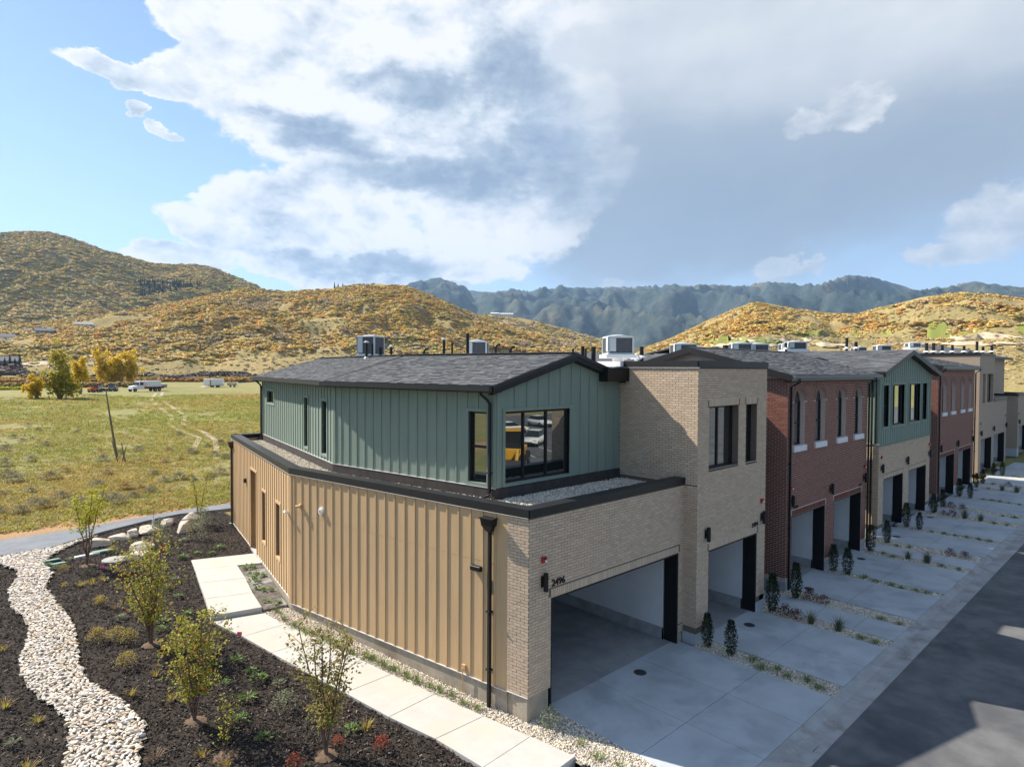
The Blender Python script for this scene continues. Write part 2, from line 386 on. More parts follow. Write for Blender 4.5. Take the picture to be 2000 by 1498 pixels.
# grass and dirt of the field
def groundmat():
    mt = bpy.data.materials.new('field grass'); mt.use_nodes = True; n = NT(mt.node_tree)
    g = n.n('ShaderNodeNewGeometry'); P = g.outputs['Position']; s = n.n('ShaderNodeSeparateXYZ'); n.set(s.inputs[0], P)
    big = n.noise(P, .035, 5, .6, .6); mid = n.noise(P, .22, 5, .62, .3); fine = n.noise(P, 2.2, 5, .65)
    c = n.ramp(big, [(.30,(.18,.165,.065)),(.45,(.225,.215,.08)),(.58,(.265,.24,.10)),(.72,(.30,.245,.12))])
    c = n.mix(n.mapr(mid, .50, .68), c, (.19,.205,.06)); c = n.mix(n.mapr(mid, .46, .33), c, (.30,.24,.125))
    c = n.mix(n.mapr(fine, .45, .75, 0, .45), c, (.13,.12,.045)); c = n.mix(n.mapr(fine, .5, .25, 0, .35), c, (.40,.33,.17))
    # bare dirt along the path and beside the house
    dy = n.mapr(n.m('ABSOLUTE', n.m('SUBTRACT', n.m('ADD', s.outputs[1], n.m('MULTIPLY', mid, 4.)), 26.6)), 2.6, .6)
    c = n.mix(n.m('MULTIPLY', dy, n.mapr(fine, .2, .5, .45, 1.)), c, (.40,.25,.14))
    c = n.mix(n.m('MULTIPLY', dy, n.mapr(n.noise(P, .7, 4, .6), .55, .66)), c, (.17,.20,.035))
    c = n.mix(n.mapr(n.noise(P, .12, 3, .5), .62, .7), c, (.26,.19,.11))
    b = n.n('ShaderNodeBsdfPrincipled'); n.set(b.inputs['Base Color'], c); b.inputs['Roughness'].default_value = .95; b.inputs['Specular IOR Level'].default_value = .1
    bp = n.n('ShaderNodeBump'); bp.inputs['Distance'].default_value = .09; n.set(bp.inputs['Height'], n.noise(P, 5., 6, .7)); n.t.links.new(bp.outputs[0], b.inputs['Normal'])
    o = n.n('ShaderNodeOutputMaterial'); n.t.links.new(b.outputs[0], o.inputs[0]); return mt
def ground_z(x, y):
    z = zg(y)-.45 if y < 20.5 else zg(y)-.10
    if x > .3 and y < 20.5: z = -.3
    if x > 22 and y < 60: z = min(z, .0)
    if y > 24 and not (x > 22 and y < 60): z = .56+.05*mnoise.noise(Vector((x*.08,y*.08,0)))*min(1,(y-24)/10)
    d = math.hypot(x+9, y+9)
    if d > 300 and y > 0: z += .35*mnoise.noise(Vector((x*.006,y*.006,1)))+ (d-300)*.004
    return z
xs = spread(0, 60, 2., 0, 14000, 1.16); ys = sorted(set(spread(10, 60, 2., 0, 14000, 1.16))|{0.,9.,16.,24.})
V, Fc = gridmesh(xs, ys, ground_z); mb = MB(); mb.v = V; mb.f = Fc
mb.build('ground', groundmat(), smooth=True, kind='structure', label='dry grass field with patches of bare dirt around the houses')

conc = mat('pale concrete', (.47,.455,.42), .9, .06, 2.2, .002, 60., .2, tint2=(.50,.45,.375), t2scale=.9)
conc_d = mat('driveway concrete', (.42,.445,.46), .9, .07, 1.1, .002, 60., .2, tint2=(.325,.345,.36), t2scale=.7)
conc_g = mat('gutter concrete', (.36,.355,.345), .92, .10, 1.6, .002, 50., .2, tint2=(.255,.235,.21), t2scale=1.3)
conc_f = mat('foundation concrete', (.36,.31,.245), .92, .16, 2.5, .003, 30., .15, tint2=(.27,.225,.17), t2scale=1.5)
asph = mat('asphalt', (.125,.125,.127), .9, .2, 1.4, .004, 90., .25, tint2=(.07,.073,.08), t2scale=.45)
asph_p = mat('new asphalt path', (.17,.185,.205), .9, .12, 1.5, .003, 80., .25, tint2=(.20,.21,.225), t2scale=.7)
dark = mat('joint shadow', (.05,.05,.05), .95, 0, 1)

# street and the lot across it
mb = MB(); X = list(np.linspace(-70,140,106)); edge = [(x, -4.62+.035*math.sin(x*2.1)+.03*math.sin(x*5.3+1)+.04*mnoise.noise(Vector((x*.7,0,0)))) for x in np.linspace(-70,140,700)]
edge = [(-70,-60)]+[(140,-60)]+edge[::-1]
mb.prism(edge, -.25, -.028); mb.build('road', asph, kind='structure', label='dark asphalt street with an uneven edge against the concrete gutter')
# gutter pan: slabs with a lip and a shallow dip
gut = thing('gutter', None, None); tag(gut, 'concrete gutter between driveways and street', None, kind='structure')
xj = [-70, -30, -6.5, -2.6, 2.0, 3.55, 6.15, 9.0, 11.6, 14.6, 17.9, 21.2, 24.5, 27.8, 31.1, 34.4, 37.7, 41, 46, 52, 60, 75, 100, 140]
for a, b in zip(xj, xj[1:]):
    mb = MB(); prof = [(-4.055,.0),(-4.10,-.012),(-4.30,-.045),(-4.75,-.018),(-4.75,-.25),(-4.055,-.25)]
    n = len(prof); vs = [(a+.004,y,z) for y,z in prof]+[(b-.004,y,z) for y,z in prof]
    mb.add(vs, [tuple(range(n)), tuple(range(n,2*n))[::-1]]+[(i,n+i,n+(i+1)%n,(i+1)%n) for i in range(n)])
    mb.build('slab', conc_g, gut)
# driveways: slabs with tooled joints, one thing per drive
THR = .195
DRV = [(.78,6.0,(2.53,4.31),-2.3),(6.72,9.85,(8.22,),-2.05),(12.68,15.5,(),-2.05),(15.98,19.3,(17.6,),-2.05),(22.2,25.1,(),-2.0),(25.7,29.4,(27.5,),-2.0),(33.0,36.1,(34.6,),-2.0),(36.7,40.6,(38.6,),-2.0),(43.6,47.4,(45.4,),-2.0),(48.3,52.2,(50.2,),-2.0),(53.0,57.2,(55.,),-2.0),(64.,70.,(67.,),-2.0)]
ORD = ['first','second','third','fourth','fifth','sixth','seventh','eighth','ninth','tenth','eleventh','twelfth','thirteenth','fourteenth','fifteenth','sixteenth','seventeenth','eighteenth','nineteenth','twentieth','twenty-first','twenty-second','twenty-third','twenty-fourth','twenty-fifth','twenty-sixth','twenty-seventh','twenty-eighth','twenty-ninth','thirtieth']
for i, (a, b, js, yj) in enumerate(DRV):
    dr = thing('driveway', None, None, (a,-4,0)); tag(dr, '%s concrete driveway along the street, counted from the near corner' % ORD[i], kind='structure')
    cx = [a, *js, b]
    for c0, c1 in zip(cx, cx[1:]):
        for y0, y1 in ((-4.05, yj), (yj, THR if i != 1 else -.2)):
            mb = MB(); g = .006
            mb.prism([(c0+g,y0+g),(c1-g,y0+g),(c1-g,y1-g),(c0+g,y1-g)], -.15, 0.); mb.build('slab', conc_d, dr, bevel=.006)
    MB().box(a+.02,b-.02,-4.04,(THR if i != 1 else -.2)-.02,-.2,-.022).build('joint_bed', dark, dr)
# entry walks between the drives
for k, (a, b) in enumerate(((10.52,11.86),(19.95,21.2),(30.6,31.9),(41.2,42.6))):
    wk = thing('entry_walk', None, None, (a,-4,0)); tag(wk, '%s narrow concrete entry walk between driveways, counted from the near corner' % ORD[k], kind='structure')
    for y0, y1 in ((-4.05,-2.95),(-2.95,-1.75),(-1.75,-.5),(-.5,.8),(.8,1.9)):
        MB().prism([(a+.005,y0+.005),(b-.005,y0+.005),(b-.005,y1-.005),(a+.005,y1-.005)], -.15, .0).build('slab', conc_d, wk, bevel=.006)
# pebble strips between the drives
peb_bed = mat('pebble bed', (.27,.24,.195), .95, .3, 20.)
STR = [(6.0,6.72,-.38),(9.85,10.52,.3),(11.86,12.68,.2),(15.5,15.98,-.22),(19.3,19.95,.3),(21.2,22.2,.3),(25.1,25.7,.0),(29.4,30.6,.3),(31.9,33.0,.3),(36.1,36.7,.2),(40.6,41.2,.3),(42.6,43.6,.5),(47.4,48.3,.8),(52.2,53.0,.8)]
GRAVEL = []   # (polygon, z function) for pebble scattering
for a, b, ye in STR:
    P = [(a-.02,-4.05),(b+.02,-4.05),(b+.02,ye),(a-.02,ye)]
    MB().prism(P, -.2, -.05).build('pebble_strip', peb_bed, kind='structure'); GRAVEL.append((P, lambda x, y: -.05, 1.))
# pebbles round the near corner
WLR = [(-2.13,8.97),(-1.97,7.85),(-1.69,6.46),(-1.42,4.96),(-1.17,3.57),(-.88,2.17),(-.59,.77),(-.43,.04),(-.34,-.43),(-.17,-1.5)]
WLL = [(-3.51,9.35),(-3.17,7.83),(-2.95,6.45),(-2.70,4.95),(-2.43,3.53),(-2.18,2.06),(-1.87,.79),(-1.78,.04),(-1.73,-.54),(-1.62,-1.6)]
def wz(y): return .03+.037*max(y,0)
T0, T1, T2 = (-.1,.56), (-1.39,8.83), (.685,19.66)
cornP = [(-.17,-1.5),(-.05,-3.2),(.80,-4.05),(.80,.2),(.3,.2),(0.02,.6),(-.3,1.8),(-1.37,8.6),(-1.5,9.2),(-2.2,9.1)]+WLR[:-1]
cells = MB(); st = .18
for x in np.arange(-2.4,.9,st):
    for y in np.arange(-4.05,9.4,st):
        if inpoly(x+st/2,y+st/2,cornP): cells.add([(x,y,zg(y)-.03),(x+st,y,zg(y)-.03),(x+st,y+st,zg(y+st)-.03),(x,y+st,zg(y+st)-.03)], [(0,1,2,3)])
cells.build('pebble_bed', peb_bed, kind='structure'); GRAVEL.append((cornP, lambda x, y: zg(y)-.03, 1.))
# lower walk along the tan wall, the step and the upper walk to the door
lw = thing('sidewalk', None, None, (-1.5,3,0)); tag(lw, 'pale concrete walk running along the tan wall', kind='structure')
for i in range(len(WLR)-2):
    a, b, c, d = WLL[i], WLR[i], WLR[i+1], WLL[i+1]
    if i == 6: c, d = WLR[8], WLL[8]
    if i == 7: continue
    if i == 8: continue
    P = [a,b,c,d]; cen = (sum(p[0] for p in P)/4, sum(p[1] for p in P)/4)
    P = [(p[0]+(cen[0]-p[0])*.006, p[1]+(cen[1]-p[1])*.006) for p in P]; z = [wz(p[1]) for p in P]
    MB().prism(P, [q-.2 for q in z], z).build('slab', conc, lw, bevel=.006)
P = [WLL[8],WLR[8],WLR[9],WLL[9]]; MB().prism(P, -.2, .03).build('slab', conc, lw, bevel=.006)
MB().prism([(-1.55,-1.75),(-.05,-1.62),(.0,-3.4),(-1.5,-3.5)], -.3, -.12).build('slab', conc, lw, bevel=.006)
uw = thing('door_walk', None, None, (-2,12,.5)); tag(uw, 'raised pale concrete walk with a step, leading to the recessed side door', kind='structure')
UL = [(-3.50,9.38),(-3.19,10.85),(-2.89,12.41),(-2.59,13.87)]; UR = [(-2.15,9.08),(-1.91,10.44),(-1.58,11.93),(-1.31,13.45)]
for i in range(3):
    P = [UL[i],UR[i],UR[i+1],UL[i+1]]; cen = (sum(p[0] for p in P)/4, sum(p[1] for p in P)/4)
    P = [(p[0]+(cen[0]-p[0])*.006, p[1]+(cen[1]-p[1])*.006) for p in P]; z = [.50+.014*max(0,min(p[1]-8.5,7)) for p in P]
    MB().prism(P, [q-.4 for q in z], z).build('slab', conc, uw, bevel=.008)
P = [UL[3],UR[3],(-.45,13.10),(-.15,14.4),(-2.35,15.13)]; MB().prism(P, .2, [.572,.568,.566,.58,.585]).build('slab', conc, uw, bevel=.008)
# planter between walk, wall and pebbles: thin soil
soil = mat('grey planter soil', (.13,.115,.10), .95, .35, 6., .02, 25., .1, tint2=(.34,.33,.32), t2scale=1.1)
PL = [(-2.15,9.05),(-1.42,9.0),(-.55,13.2),(-1.31,13.45)]
MB().prism(PL, .2, [.42,.42,.53,.53]).build('planter_soil', soil, kind='structure')

# mulch bed
mulch = mat('dark bark mulch', (.042,.034,.029), .95, .35, 9., .02, 40., .1)
PN = [(-16,17.6),(-12,18.8),(-7.43,20.10),(-5.89,20.22),(-3.97,21.56),(-1.78,22.63),(-.62,22.94),(1.30,22.6),(3,22.5)]
PF = [(-16,20.4),(-12,21.5),(-7.25,22.71),(-5.59,22.75),(-3.71,23.05),(-.67,23.66),(1.12,23.75),(3,23.7)]
MULCH = [(-15,-6),(-1.4,-6),(-1.5,-1.8),*WLL[::-1],*UL[:4],(-2.35,15.13),(-.25,14.5),(.6,19.6),(.9,20.6),(1.2,22.4),(-.62,22.9),(-1.78,22.6),(-3.97,21.5),(-5.89,20.3),(-7.43,20.2),(-12,18.9),(-15,18)]
mb = MB(); st = .3
idx = {}
def mv(i, j):
    if (i,j) not in idx:
        x, y = -15+i*st, -6+j*st; idx[(i,j)] = len(mb.v); mb.v.append((x,y,zg(y)-.045+.035*mnoise.noise(Vector((x*1.3,y*1.3,0)))))
    return idx[(i,j)]
for i in range(54):
    for j in range(97):
        x, y = -15+i*st, -6+j*st
        if any(inpoly(x+a, y+b, MULCH) for a, b in ((0,0),(st,0),(0,st),(st,st))): mb.f.append((mv(i,j),mv(i+1,j),mv(i+1,j+1),mv(i,j+1)))
mulch_o = mb.build('mulch_bed', mulch, kind='structure', smooth=True, label='dark bark mulch bed between the walk, the path and the pebble creek')
# asphalt footpath
mb = MB(); n = len(PN); P = PN+PF[::-1]; mb.prism(P, .3, [zg(p[1])+.045 for p in P]); mb.build('footpath', asph_p, kind='structure', label='smooth grey asphalt footpath between mulch bed and field')
# dry creek bed of stones
CL = [(-8.3,21.6),(-7.51,18.95),(-7.11,17.62),(-7.22,16.67),(-7.56,15.39),(-7.62,13.89),(-7.41,12.84),(-7.37,11.99),(-7.58,10.68),(-7.78,9.92),(-7.82,8.87),(-7.71,7.95),(-7.5,7.12),(-7.36,6.46),(-7.34,5.77),(-7.47,5.18),(-7.64,4.48),(-7.9,3.2),(-8.0,2)]
CR = [(-5.08,20.4),(-6.06,19.0),(-6.38,18.08),(-6.29,16.61),(-6.68,15.07),(-6.6,13.79),(-6.47,11.71),(-6.56,10.39),(-6.74,8.79),(-6.73,7.67),(-6.38,6.58),(-6.24,5.72),(-6.16,5.05),(-6.34,4.47),(-6.52,4.03),(-6.59,3.6),(-6.7,2.8),(-6.8,2)]
CREEK = [(-9.5,19.3)]+CL[1:]+CR[::-1]+[(-4.2,21.2),(-5.8,20.2),(-7.4,20.05)]
bed = mat('creek bed grit', (.24,.21,.175), .95, .3, 25.)
mb = MB(); st = .12
for x in np.arange(-9.6,-4,st):
    for y in np.arange(1.9,21.3,st):
        if inpoly(x+st/2,y+st/2,CREEK): mb.add([(x,y,zg(y)+.0),(x+st,y,zg(y)+.0),(x+st,y+st,zg(y+st)+.0),(x,y+st,zg(y+st)+.0)],[(0,1,2,3)])
creek = mb.build('dry_creek', bed, kind='structure', label='winding dry creek of pale angular stones through the mulch')
stone_m = mat('pale creek stone', (.62,.55,.46), .9, .12, 12., .004, 60., .2, isl=[(0,(.72,.66,.58)),(.4,(.66,.59,.50)),(.68,(.58,.48,.37)),(.80,(.52,.37,.22)),(.85,(.55,.52,.49)),(1,(.76,.72,.65))], islvar=.8)
rocks = [rock_mesh('stone', 100+i, .62, 1, .5) for i in range(7)]
for q in rocks: q.materials.append(stone_m)
st_pts = []
tries = 0
cell = {}
while tries < 60000:
    tries += 1; x = rnd.uniform(-9.4,-4.2); y = rnd.uniform(2.0,21.2)
    if not inpoly(x,y,CREEK): continue
    s = rnd.uniform(.058,.115)*(1.35 if rnd.random() < .15 else 1); k = (int(x/.17),int(y/.17)); ok = True
    for a in (-1,0,1):
        for b in (-1,0,1):
            for (px,py,ps) in cell.get((k[0]+a,k[1]+b),()):
                if (px-x)**2+(py-y)**2 < (.34*(ps+s))**2: ok = False
    if ok: cell.setdefault(k,[]).append((x,y,s)); st_pts.append((x,y,s))
st_pts.sort(key=lambda q: ((q[0]-CAM.x)**2+(q[1]-CAM.y)**2)/q[2]**2 + (1e6 if q[1] < 3.6 else 0))
def stone_xf(x, y, s): return (x,y,zg(y)+.02+s*.12), (rnd.uniform(-.35,.35),rnd.uniform(-.35,.35),rnd.uniform(0,6.28)), (s*rnd.uniform(1.1,1.6), s*rnd.uniform(.85,1.2), s*rnd.uniform(.8,1.2))
for i, (x,y,s) in enumerate(st_pts[:300]):
    l, r_, k = stone_xf(x,y,s); inst('stone', rocks[i % 7], l, creek, rot=r_, scale=k)
mb = MB(); rv = [[v.co.copy() for v in q.vertices] for q in rocks]; rf = [[tuple(p.vertices) for p in q.polygons] for q in rocks]
for i, (x,y,s) in enumerate(st_pts[300:]):
    l, r_, k = stone_xf(x,y,s); M4 = Matrix.Translation(l) @ Matrix.Rotation(r_[2],4,'Z') @ Matrix.Rotation(r_[0],4,'X') @ Matrix.Diagonal((*k,1))
    mb.add([M4 @ v for v in rv[i % 7]], rf[i % 7])
o = link(bpy.data.objects.new('stone_layer', mb.mesh('stone_layer', stone_m))); setparent(o, creek); o['kind'] = 'stuff'
# bark chips
pts = []; 
while len(pts) < 70000:
    xy = rng.uniform((-12.5,-4.5),(1.3,22.6),(20000,2))
    for x, y in xy:
        # thinner where it is far or outside the view
        if rng.random() > min(1., 11/max(4,math.hypot(x-CAM.x,y-CAM.y))): continue
        if inpoly(x,y,MULCH) and not inpoly(x,y,CREEK): pts.append((x,y))
        if len(pts) >= 70000: break
pts = np.array(pts); n = len(pts); z = np.array([zg(y)-.03+.035*mnoise.noise(Vector((x*1.3,y*1.3,0))) for x,y in pts])
k = rng.random(n); tint = np.where(k[:,None] < .80, np.array((.050,.041,.034))*rng.uniform(.4,1.6,(n,1)), np.where(k[:,None] < .965, np.array((.135,.11,.088))*rng.uniform(.6,1.3,(n,1)), np.array((.26,.20,.15))*rng.uniform(.7,1.3,(n,1))))
s = rng.uniform(.03,.075,(n,1))*np.array((1,1,1))
scatter('mulch_chips', np.column_stack((pts,z+rng.uniform(0,.02,n))), s, np.column_stack((rng.uniform(-.6,.6,n),rng.uniform(-.6,.6,n),rng.uniform(0,6.28,n))), rng.integers(0,4,n), tint, [chip_mesh('chip',i) for i in range(4)], instmat('bark chips', .95), label='loose dark bark chips covering the planting bed', cat='mulch')
# pebbles
pts = []
for P, fz, dens in GRAVEL:
    x0, x1 = min(p[0] for p in P), max(p[0] for p in P); y0, y1 = min(p[1] for p in P), max(p[1] for p in P)
    near = x0 < 13; cnt = int((x1-x0)*(y1-y0)*(1500 if near else 500))
    for x, y in rng.uniform((x0,y0),(x1,y1),(cnt,2)):
        if inpoly(x,y,P): pts.append((x,y,fz(x,y)+rng.uniform(.0,.02), .05 if near else .075))
pts = np.array(pts); n = len(pts); s = pts[:,3:4]*rng.uniform(.6,1.25,(n,1))*np.ones((1,3))
tint = np.array((.62,.55,.45))*rng.uniform(.6,1.35,(n,1))*rng.uniform(.93,1.07,(n,3))
scatter('pebbles', pts[:,:3], s, rng.uniform(0,6.28,(n,3)), rng.integers(0,4,n), tint, [rock_mesh('pebble',200+i,.75) for i in range(4)], instmat('pebble stone', .9), label='small tan pebbles filling the strips beside walls and drives', cat='pebbles')

# ------------------------------------------------------------------ house materials
tan_s = mat('tan painted siding', (.53,.36,.195), .75, .05, 6., .0012, 35., .25, stretch=(1,1,.15))
grn_s = mat('sage green siding', (.205,.258,.212), .72, .05, 6., .0012, 35., .25, stretch=(1,1,.15))
black = mat('black painted metal', (.011,.011,.012), .5, .2, 4., 0, 1, .3)
blackc = mat('black cap metal', (.014,.014,.015), .45, .15, 3., .0006, 8., .4)
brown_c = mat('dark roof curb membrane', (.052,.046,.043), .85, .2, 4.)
flash = mat('pale metal flashing', (.62,.60,.57), .4, .08, 5., 0, 1, .5)
white_p = mat('off white interior wall', (.68,.675,.66), .9, .03, 2.)
stem_c = mat('stem wall concrete', (.34,.34,.33), .92, .16, 3.)
floor_c = mat('garage floor concrete', (.30,.30,.295), .88, .14, 1.2, tint2=(.22,.22,.22))
tan_stops = [(0,(.52,.40,.285)),(.25,(.57,.435,.305)),(.5,(.48,.375,.275)),(.7,(.60,.475,.35)),(.85,(.55,.41,.30)),(1,(.45,.36,.27))]
tan_b = brickmat('tan brick', tan_stops); tan_m = mat('brown mortar', (.15,.12,.09), .95, .12, 20.)
red_stops = [(0,(.175,.064,.045)),(.3,(.205,.078,.052)),(.55,(.145,.056,.042)),(.8,(.23,.092,.06)),(1,(.16,.066,.048))]
red_b = brickmat('red brick', red_stops); red_m = mat('pale mortar', (.56,.46,.40), .95, .1, 20.)
prp_b = mat('dark brick gable', (.085,.052,.055), .9, .2, 8.)
sill_m = mat('white cast stone sill', (.66,.66,.66), .8, .06, 5.)
shin = mat('charcoal shingle', (.088,.091,.096), .95, .18, 9., .003, 140., .15, isl=[(0,(.060,.064,.070)),(.35,(.115,.120,.127)),(.7,(.082,.087,.094)),(1,(.150,.156,.162))], islvar=.9)
tpo = mat('white roof membrane', (.74,.74,.72), .6, .06, 1.5)
glass = glassmat()
glass_g = glassmat('dark glass', (.010,.011,.012), .07)
red_p = mat('red alarm plastic', (.42,.012,.02), .4, .05, 5., 0, 1, .5)
white_pl = mat('white plastic', (.78,.78,.76), .45, .03, 5., 0, 1, .5)
steel = mat('galvanised steel', (.48,.49,.50), .38, .12, 6., 0, 1, .5, metal=.6)
BK, BH, CO = .203, .0677, .010
UB = MB(); UB.add([(-.5,.5,-.5),(.5,.5,-.5),(.5,.5,.5),(-.5,.5,.5),(-.5,-.5,-.5),(.5,-.5,-.5),(.5,-.5,.5),(-.5,-.5,.5)], [(7,6,5,4),(0,1,5,4),(1,2,6,5),(2,3,7,6),(3,0,4,7)])
unit_meshes = {}
def unit_brick(m):
    if m.name not in unit_meshes: unit_meshes[m.name] = UB.mesh('brick', m)
    return unit_meshes[m.name]
class Bricks:
    def __init__(s, co=.010, proud=.012): s.l = []; s.co = co; s.proud = proud
    def put(s, F, a, z, ln, h): s.l.append((F, a, z, ln, h))
    def field(s, F, s0, s1, z0, z1, ops=(), arcs=(), e0=0., e1=0.):
        k = 0; z = z0
        while z+BH*.6 < z1:
            zt = min(z+BH, z1); zm = (z+zt)/2
            segs = [(s0-e0, s1+e1)]
            cut = [(o[0],o[1]) for o in ops if o[2] < zm < o[3]]
            for c, zc, r in arcs:
                if zc-.001 < zm < zc+r: hw = math.sqrt(max(0,r*r-(zm-zc)**2)); cut.append((c-hw,c+hw))
            for c0, c1 in cut:
                ns = []
                for a, b in segs:
                    if c1 <= a or c0 >= b: ns.append((a,b)); continue
                    if c0 > a: ns.append((a,c0))
                    if c1 < b: ns.append((c1,b))
                segs = ns
            for a, b in segs:
                g = (BK*.5 if k % 2 else 0.); x = math.floor((a-g)/BK)*BK+g
                while x < b-1e-6:
                    p0, p1 = max(x,a), min(x+BK,b)
                    if p1-p0 > .03: s.put(F, (p0+p1)/2, zm, p1-p0-s.co, zt-z-s.co)
                    x += BK
            z += BH; k += 1
    def soldier(s, F, s0, s1, z0, h=.203):
        n = max(1, round((s1-s0)/BH)); w_ = (s1-s0)/n
        for i in range(n): s.put(F, s0+w_*(i+.5), z0+h/2, w_-s.co, h-s.co)
    def finish(s, parent, m, n=300, name='brick'):
        cx = CAM
        def key(t):
            q = Vector(t[0].p(t[1],0,t[2])); d = (q-cx); return d.length_squared/max(.03,t[3]*t[4]/.011*abs(d.normalized().dot(t[0].n)))
        L = sorted(s.l, key=key); me = unit_brick(m); dep = .026
        for F, a, z, ln, h in L[:n]:
            inst(name, me, F.p(a, s.proud-dep/2+rnd.uniform(-.0025,.0025), z), parent, rot=(0,0,F.rz+(0 if F.o < 0 else math.pi)), scale=(ln,dep,h))
        if len(L) > n:
            mb = MB()
            for F, a, z, ln, h in L[n:]:
                x0, x1, d1 = a-ln/2, a+ln/2, s.proud+rnd.uniform(-.002,.002); d0 = d1-dep; z0, z1 = z-h/2, z+h/2
                mb.add([F.p(x0,d0,z0),F.p(x1,d0,z0),F.p(x1,d0,z1),F.p(x0,d0,z1),F.p(x0,d1,z0),F.p(x1,d1,z0),F.p(x1,d1,z1),F.p(x0,d1,z1)], [(4,5,6,7),(0,1,5,4),(1,2,6,5),(2,3,7,6),(3,0,4,7)])
            o = link(bpy.data.objects.new('brick_courses', mb.mesh('brick_courses', m))); setparent(o, parent); o['kind'] = 'stuff'
def window(parent, F, s0, s1, z0, z1, d=-.06, mull=(), rails=(), fw_=.055, g=None, m=None, sill=None, arch=0.):
    m = m or black; g = g or glass; mb = MB(); dp = .07
    mb.fbox(F,s0,s0+fw_,d-dp,d,z0,z1); mb.fbox(F,s1-fw_,s1,d-dp,d,z0,z1)
    mb.fbox(F,s0+fw_,s1-fw_,d-dp,d-.002,z0,z0+fw_); mb.fbox(F,s0+fw_,s1-fw_,d-dp,d-.002,z1-fw_,z1)
    xs_ = [s0+fw_]+[v for q in mull for v in (q-fw_*.5,q+fw_*.5)]+[s1-fw_]
    for q in mull: mb.fbox(F,q-fw_*.5,q+fw_*.5,d-dp,d-.004,z0+fw_,z1-fw_)
    w_ = mb.build('window', m, parent)
    for a, b in zip(xs_[::2], xs_[1::2]):
        zs = [z0+fw_]
        for q in rails:
            MB().fbox(F,a,b,d-dp,d-.006,q-.03,q+.03).build('rail', m, w_); zs += [q-.03,q+.03]
        zs.append(z1-fw_)
        for c, e in zip(zs[::2], zs[1::2]): MB().fbox(F,a,b,d-.05,d-.04,c,e).build('pane', g, w_)
    if sill: MB().fbox(F,s0-sill[0],s1+sill[0],-.1,sill[1],z0-sill[2],z0-.003).build('sill', sill[3], w_)
    return w_
def siding(parent, F, s0, s1, z0, z1, ops, m, bat, name='siding', top=None, trim=.085, corner=(True,True), thick=.15, bw=.045, shift=None):
    """board panel with battens; ops are window holes; top(s) gives a sloping head"""
    mb = MB()
    if top is None: slabs(F,s0,s1,z0,z1,ops,-thick,0,mb)
    else:
        slabs(F,s0,s1,z0,z1,ops,-thick,0,mb); pts = top[1]; mb.fpoly(F, pts, 0, -thick)
    pn = mb.build(name, m, parent)
    tz = (top[0] if top else (lambda s: z1))
    tops = [(o[0]-trim,o[1]+trim,o[2]-trim,o[3]+trim) for o in ops]
    for b in bat:
        if b < s0+.02 or b > s1-.02: continue
        cuts = sorted((o[2],o[3]) for o in tops if o[0]-.01 < b < o[1]+.01); z = z0
        for c0, c1 in cuts:
            if c0 > z+.03: MB().fbox(F,b-bw/2,b+bw/2,0,.021,z,c0).build('batten', m, pn)
            z = c1
        zt = tz(b)
        if zt > z+.03: MB().fbox(F,b-bw/2,b+bw/2,0,.021,z,zt).build('batten', m, pn)
    for k, (o, t) in enumerate(zip(ops, tops)):
        for q in ((t[0],o[0],t[2],t[3]),(o[1],t[1],t[2],t[3]),(o[0],o[1],o[3],t[3]),(o[0],o[1],t[2],o[2])):
            if q[3] > z0+.02: MB().fbox(F,q[0],q[1],0,.03,max(q[2],z0+.003),min(q[3],tz((q[0]+q[1])/2)-.003)).build('trim_board', m, pn)
        rv = MB(); dd = -thick+.01   # returns inside the hole
        rv.fbox(F,o[0]-.012,o[0],dd,-.001,o[2],o[3]); rv.fbox(F,o[1],o[1]+.012,dd,-.001,o[2],o[3]); rv.build('trim_board', m, pn)
    if corner[0]: MB().fbox(F,s0,s0+.10,0,.026,z0,tz(s0)).build('corner_board', m, pn)
    if corner[1]: MB().fbox(F,s1-.10,s1,0,.026,z0,tz(s1)).build('corner_board', m, pn)
    return pn
def garage(parent, F, s0, s1, z1, depth=6., jamb=.42, thr=.195):
    t = .045
    MB().fbox(F,s0,s0+t,-jamb,-.004,0,z1).fbox(F,s1-t,s1,-jamb,-.004,0,z1).fbox(F,s0+t,s1-t,-jamb,-.006,z1-t,z1).build('garage_jamb', black, parent)
    MB().fbox(F,s0-.03,s1+.03,-depth,-thr,-.15,.003).build('garage_floor', floor_c, parent)
    y = -jamb-.01
    for a, b in ((s1-t-.02,s1+.1),(s0-.1,s0+t+.02)): MB().fbox(F,a,b,-depth,y,.33,z1+.25).build('garage_wall', white_p, parent)
    for a, b in ((s1-t-.035,s1+.1),(s0-.1,s0+t+.035)): MB().fbox(F,a,b,-depth,y,.0,.328).build('stem_wall', stem_c, parent)
    MB().fbox(F,s0-.1,s1+.1,-depth-.1,-depth,0,z1+.25).build('garage_wall', white_p, parent)
    MB().fbox(F,s0-.1,s1+.1,-depth,-.14,z1+.25,z1+.33).build('garage_ceiling', white_p, parent)
    # rolled-up door under the ceiling
    dr = MB().fbox(F,s0+.1,s1-.1,-3.2,-.6,z1+.08,z1+.12).build('garage_door', black, parent)
    # white edge strip where the jamb meets the inside wall
    MB().fbox(F,s1-t-.035,s1-t-.001,y-.03,y+.0,.0,z1-.01).build('edge_strip', white_pl, parent)
def lamp(parent, F, a, z):
    l = MB().fbox(F,a-.06,a+.06,.012,.03,z-.12,z+.12).build('wall_lamp', black, parent)
    MB().lathe(F.p(a,.11,z), [(.05,-.2),(.055,-.19),(.055,.19),(.05,.2)], 12).build('shade', black, l)
    MB().fbox(F,a-.02,a+.02,.03,.08,z-.03,z+.03).build('arm', black, l)
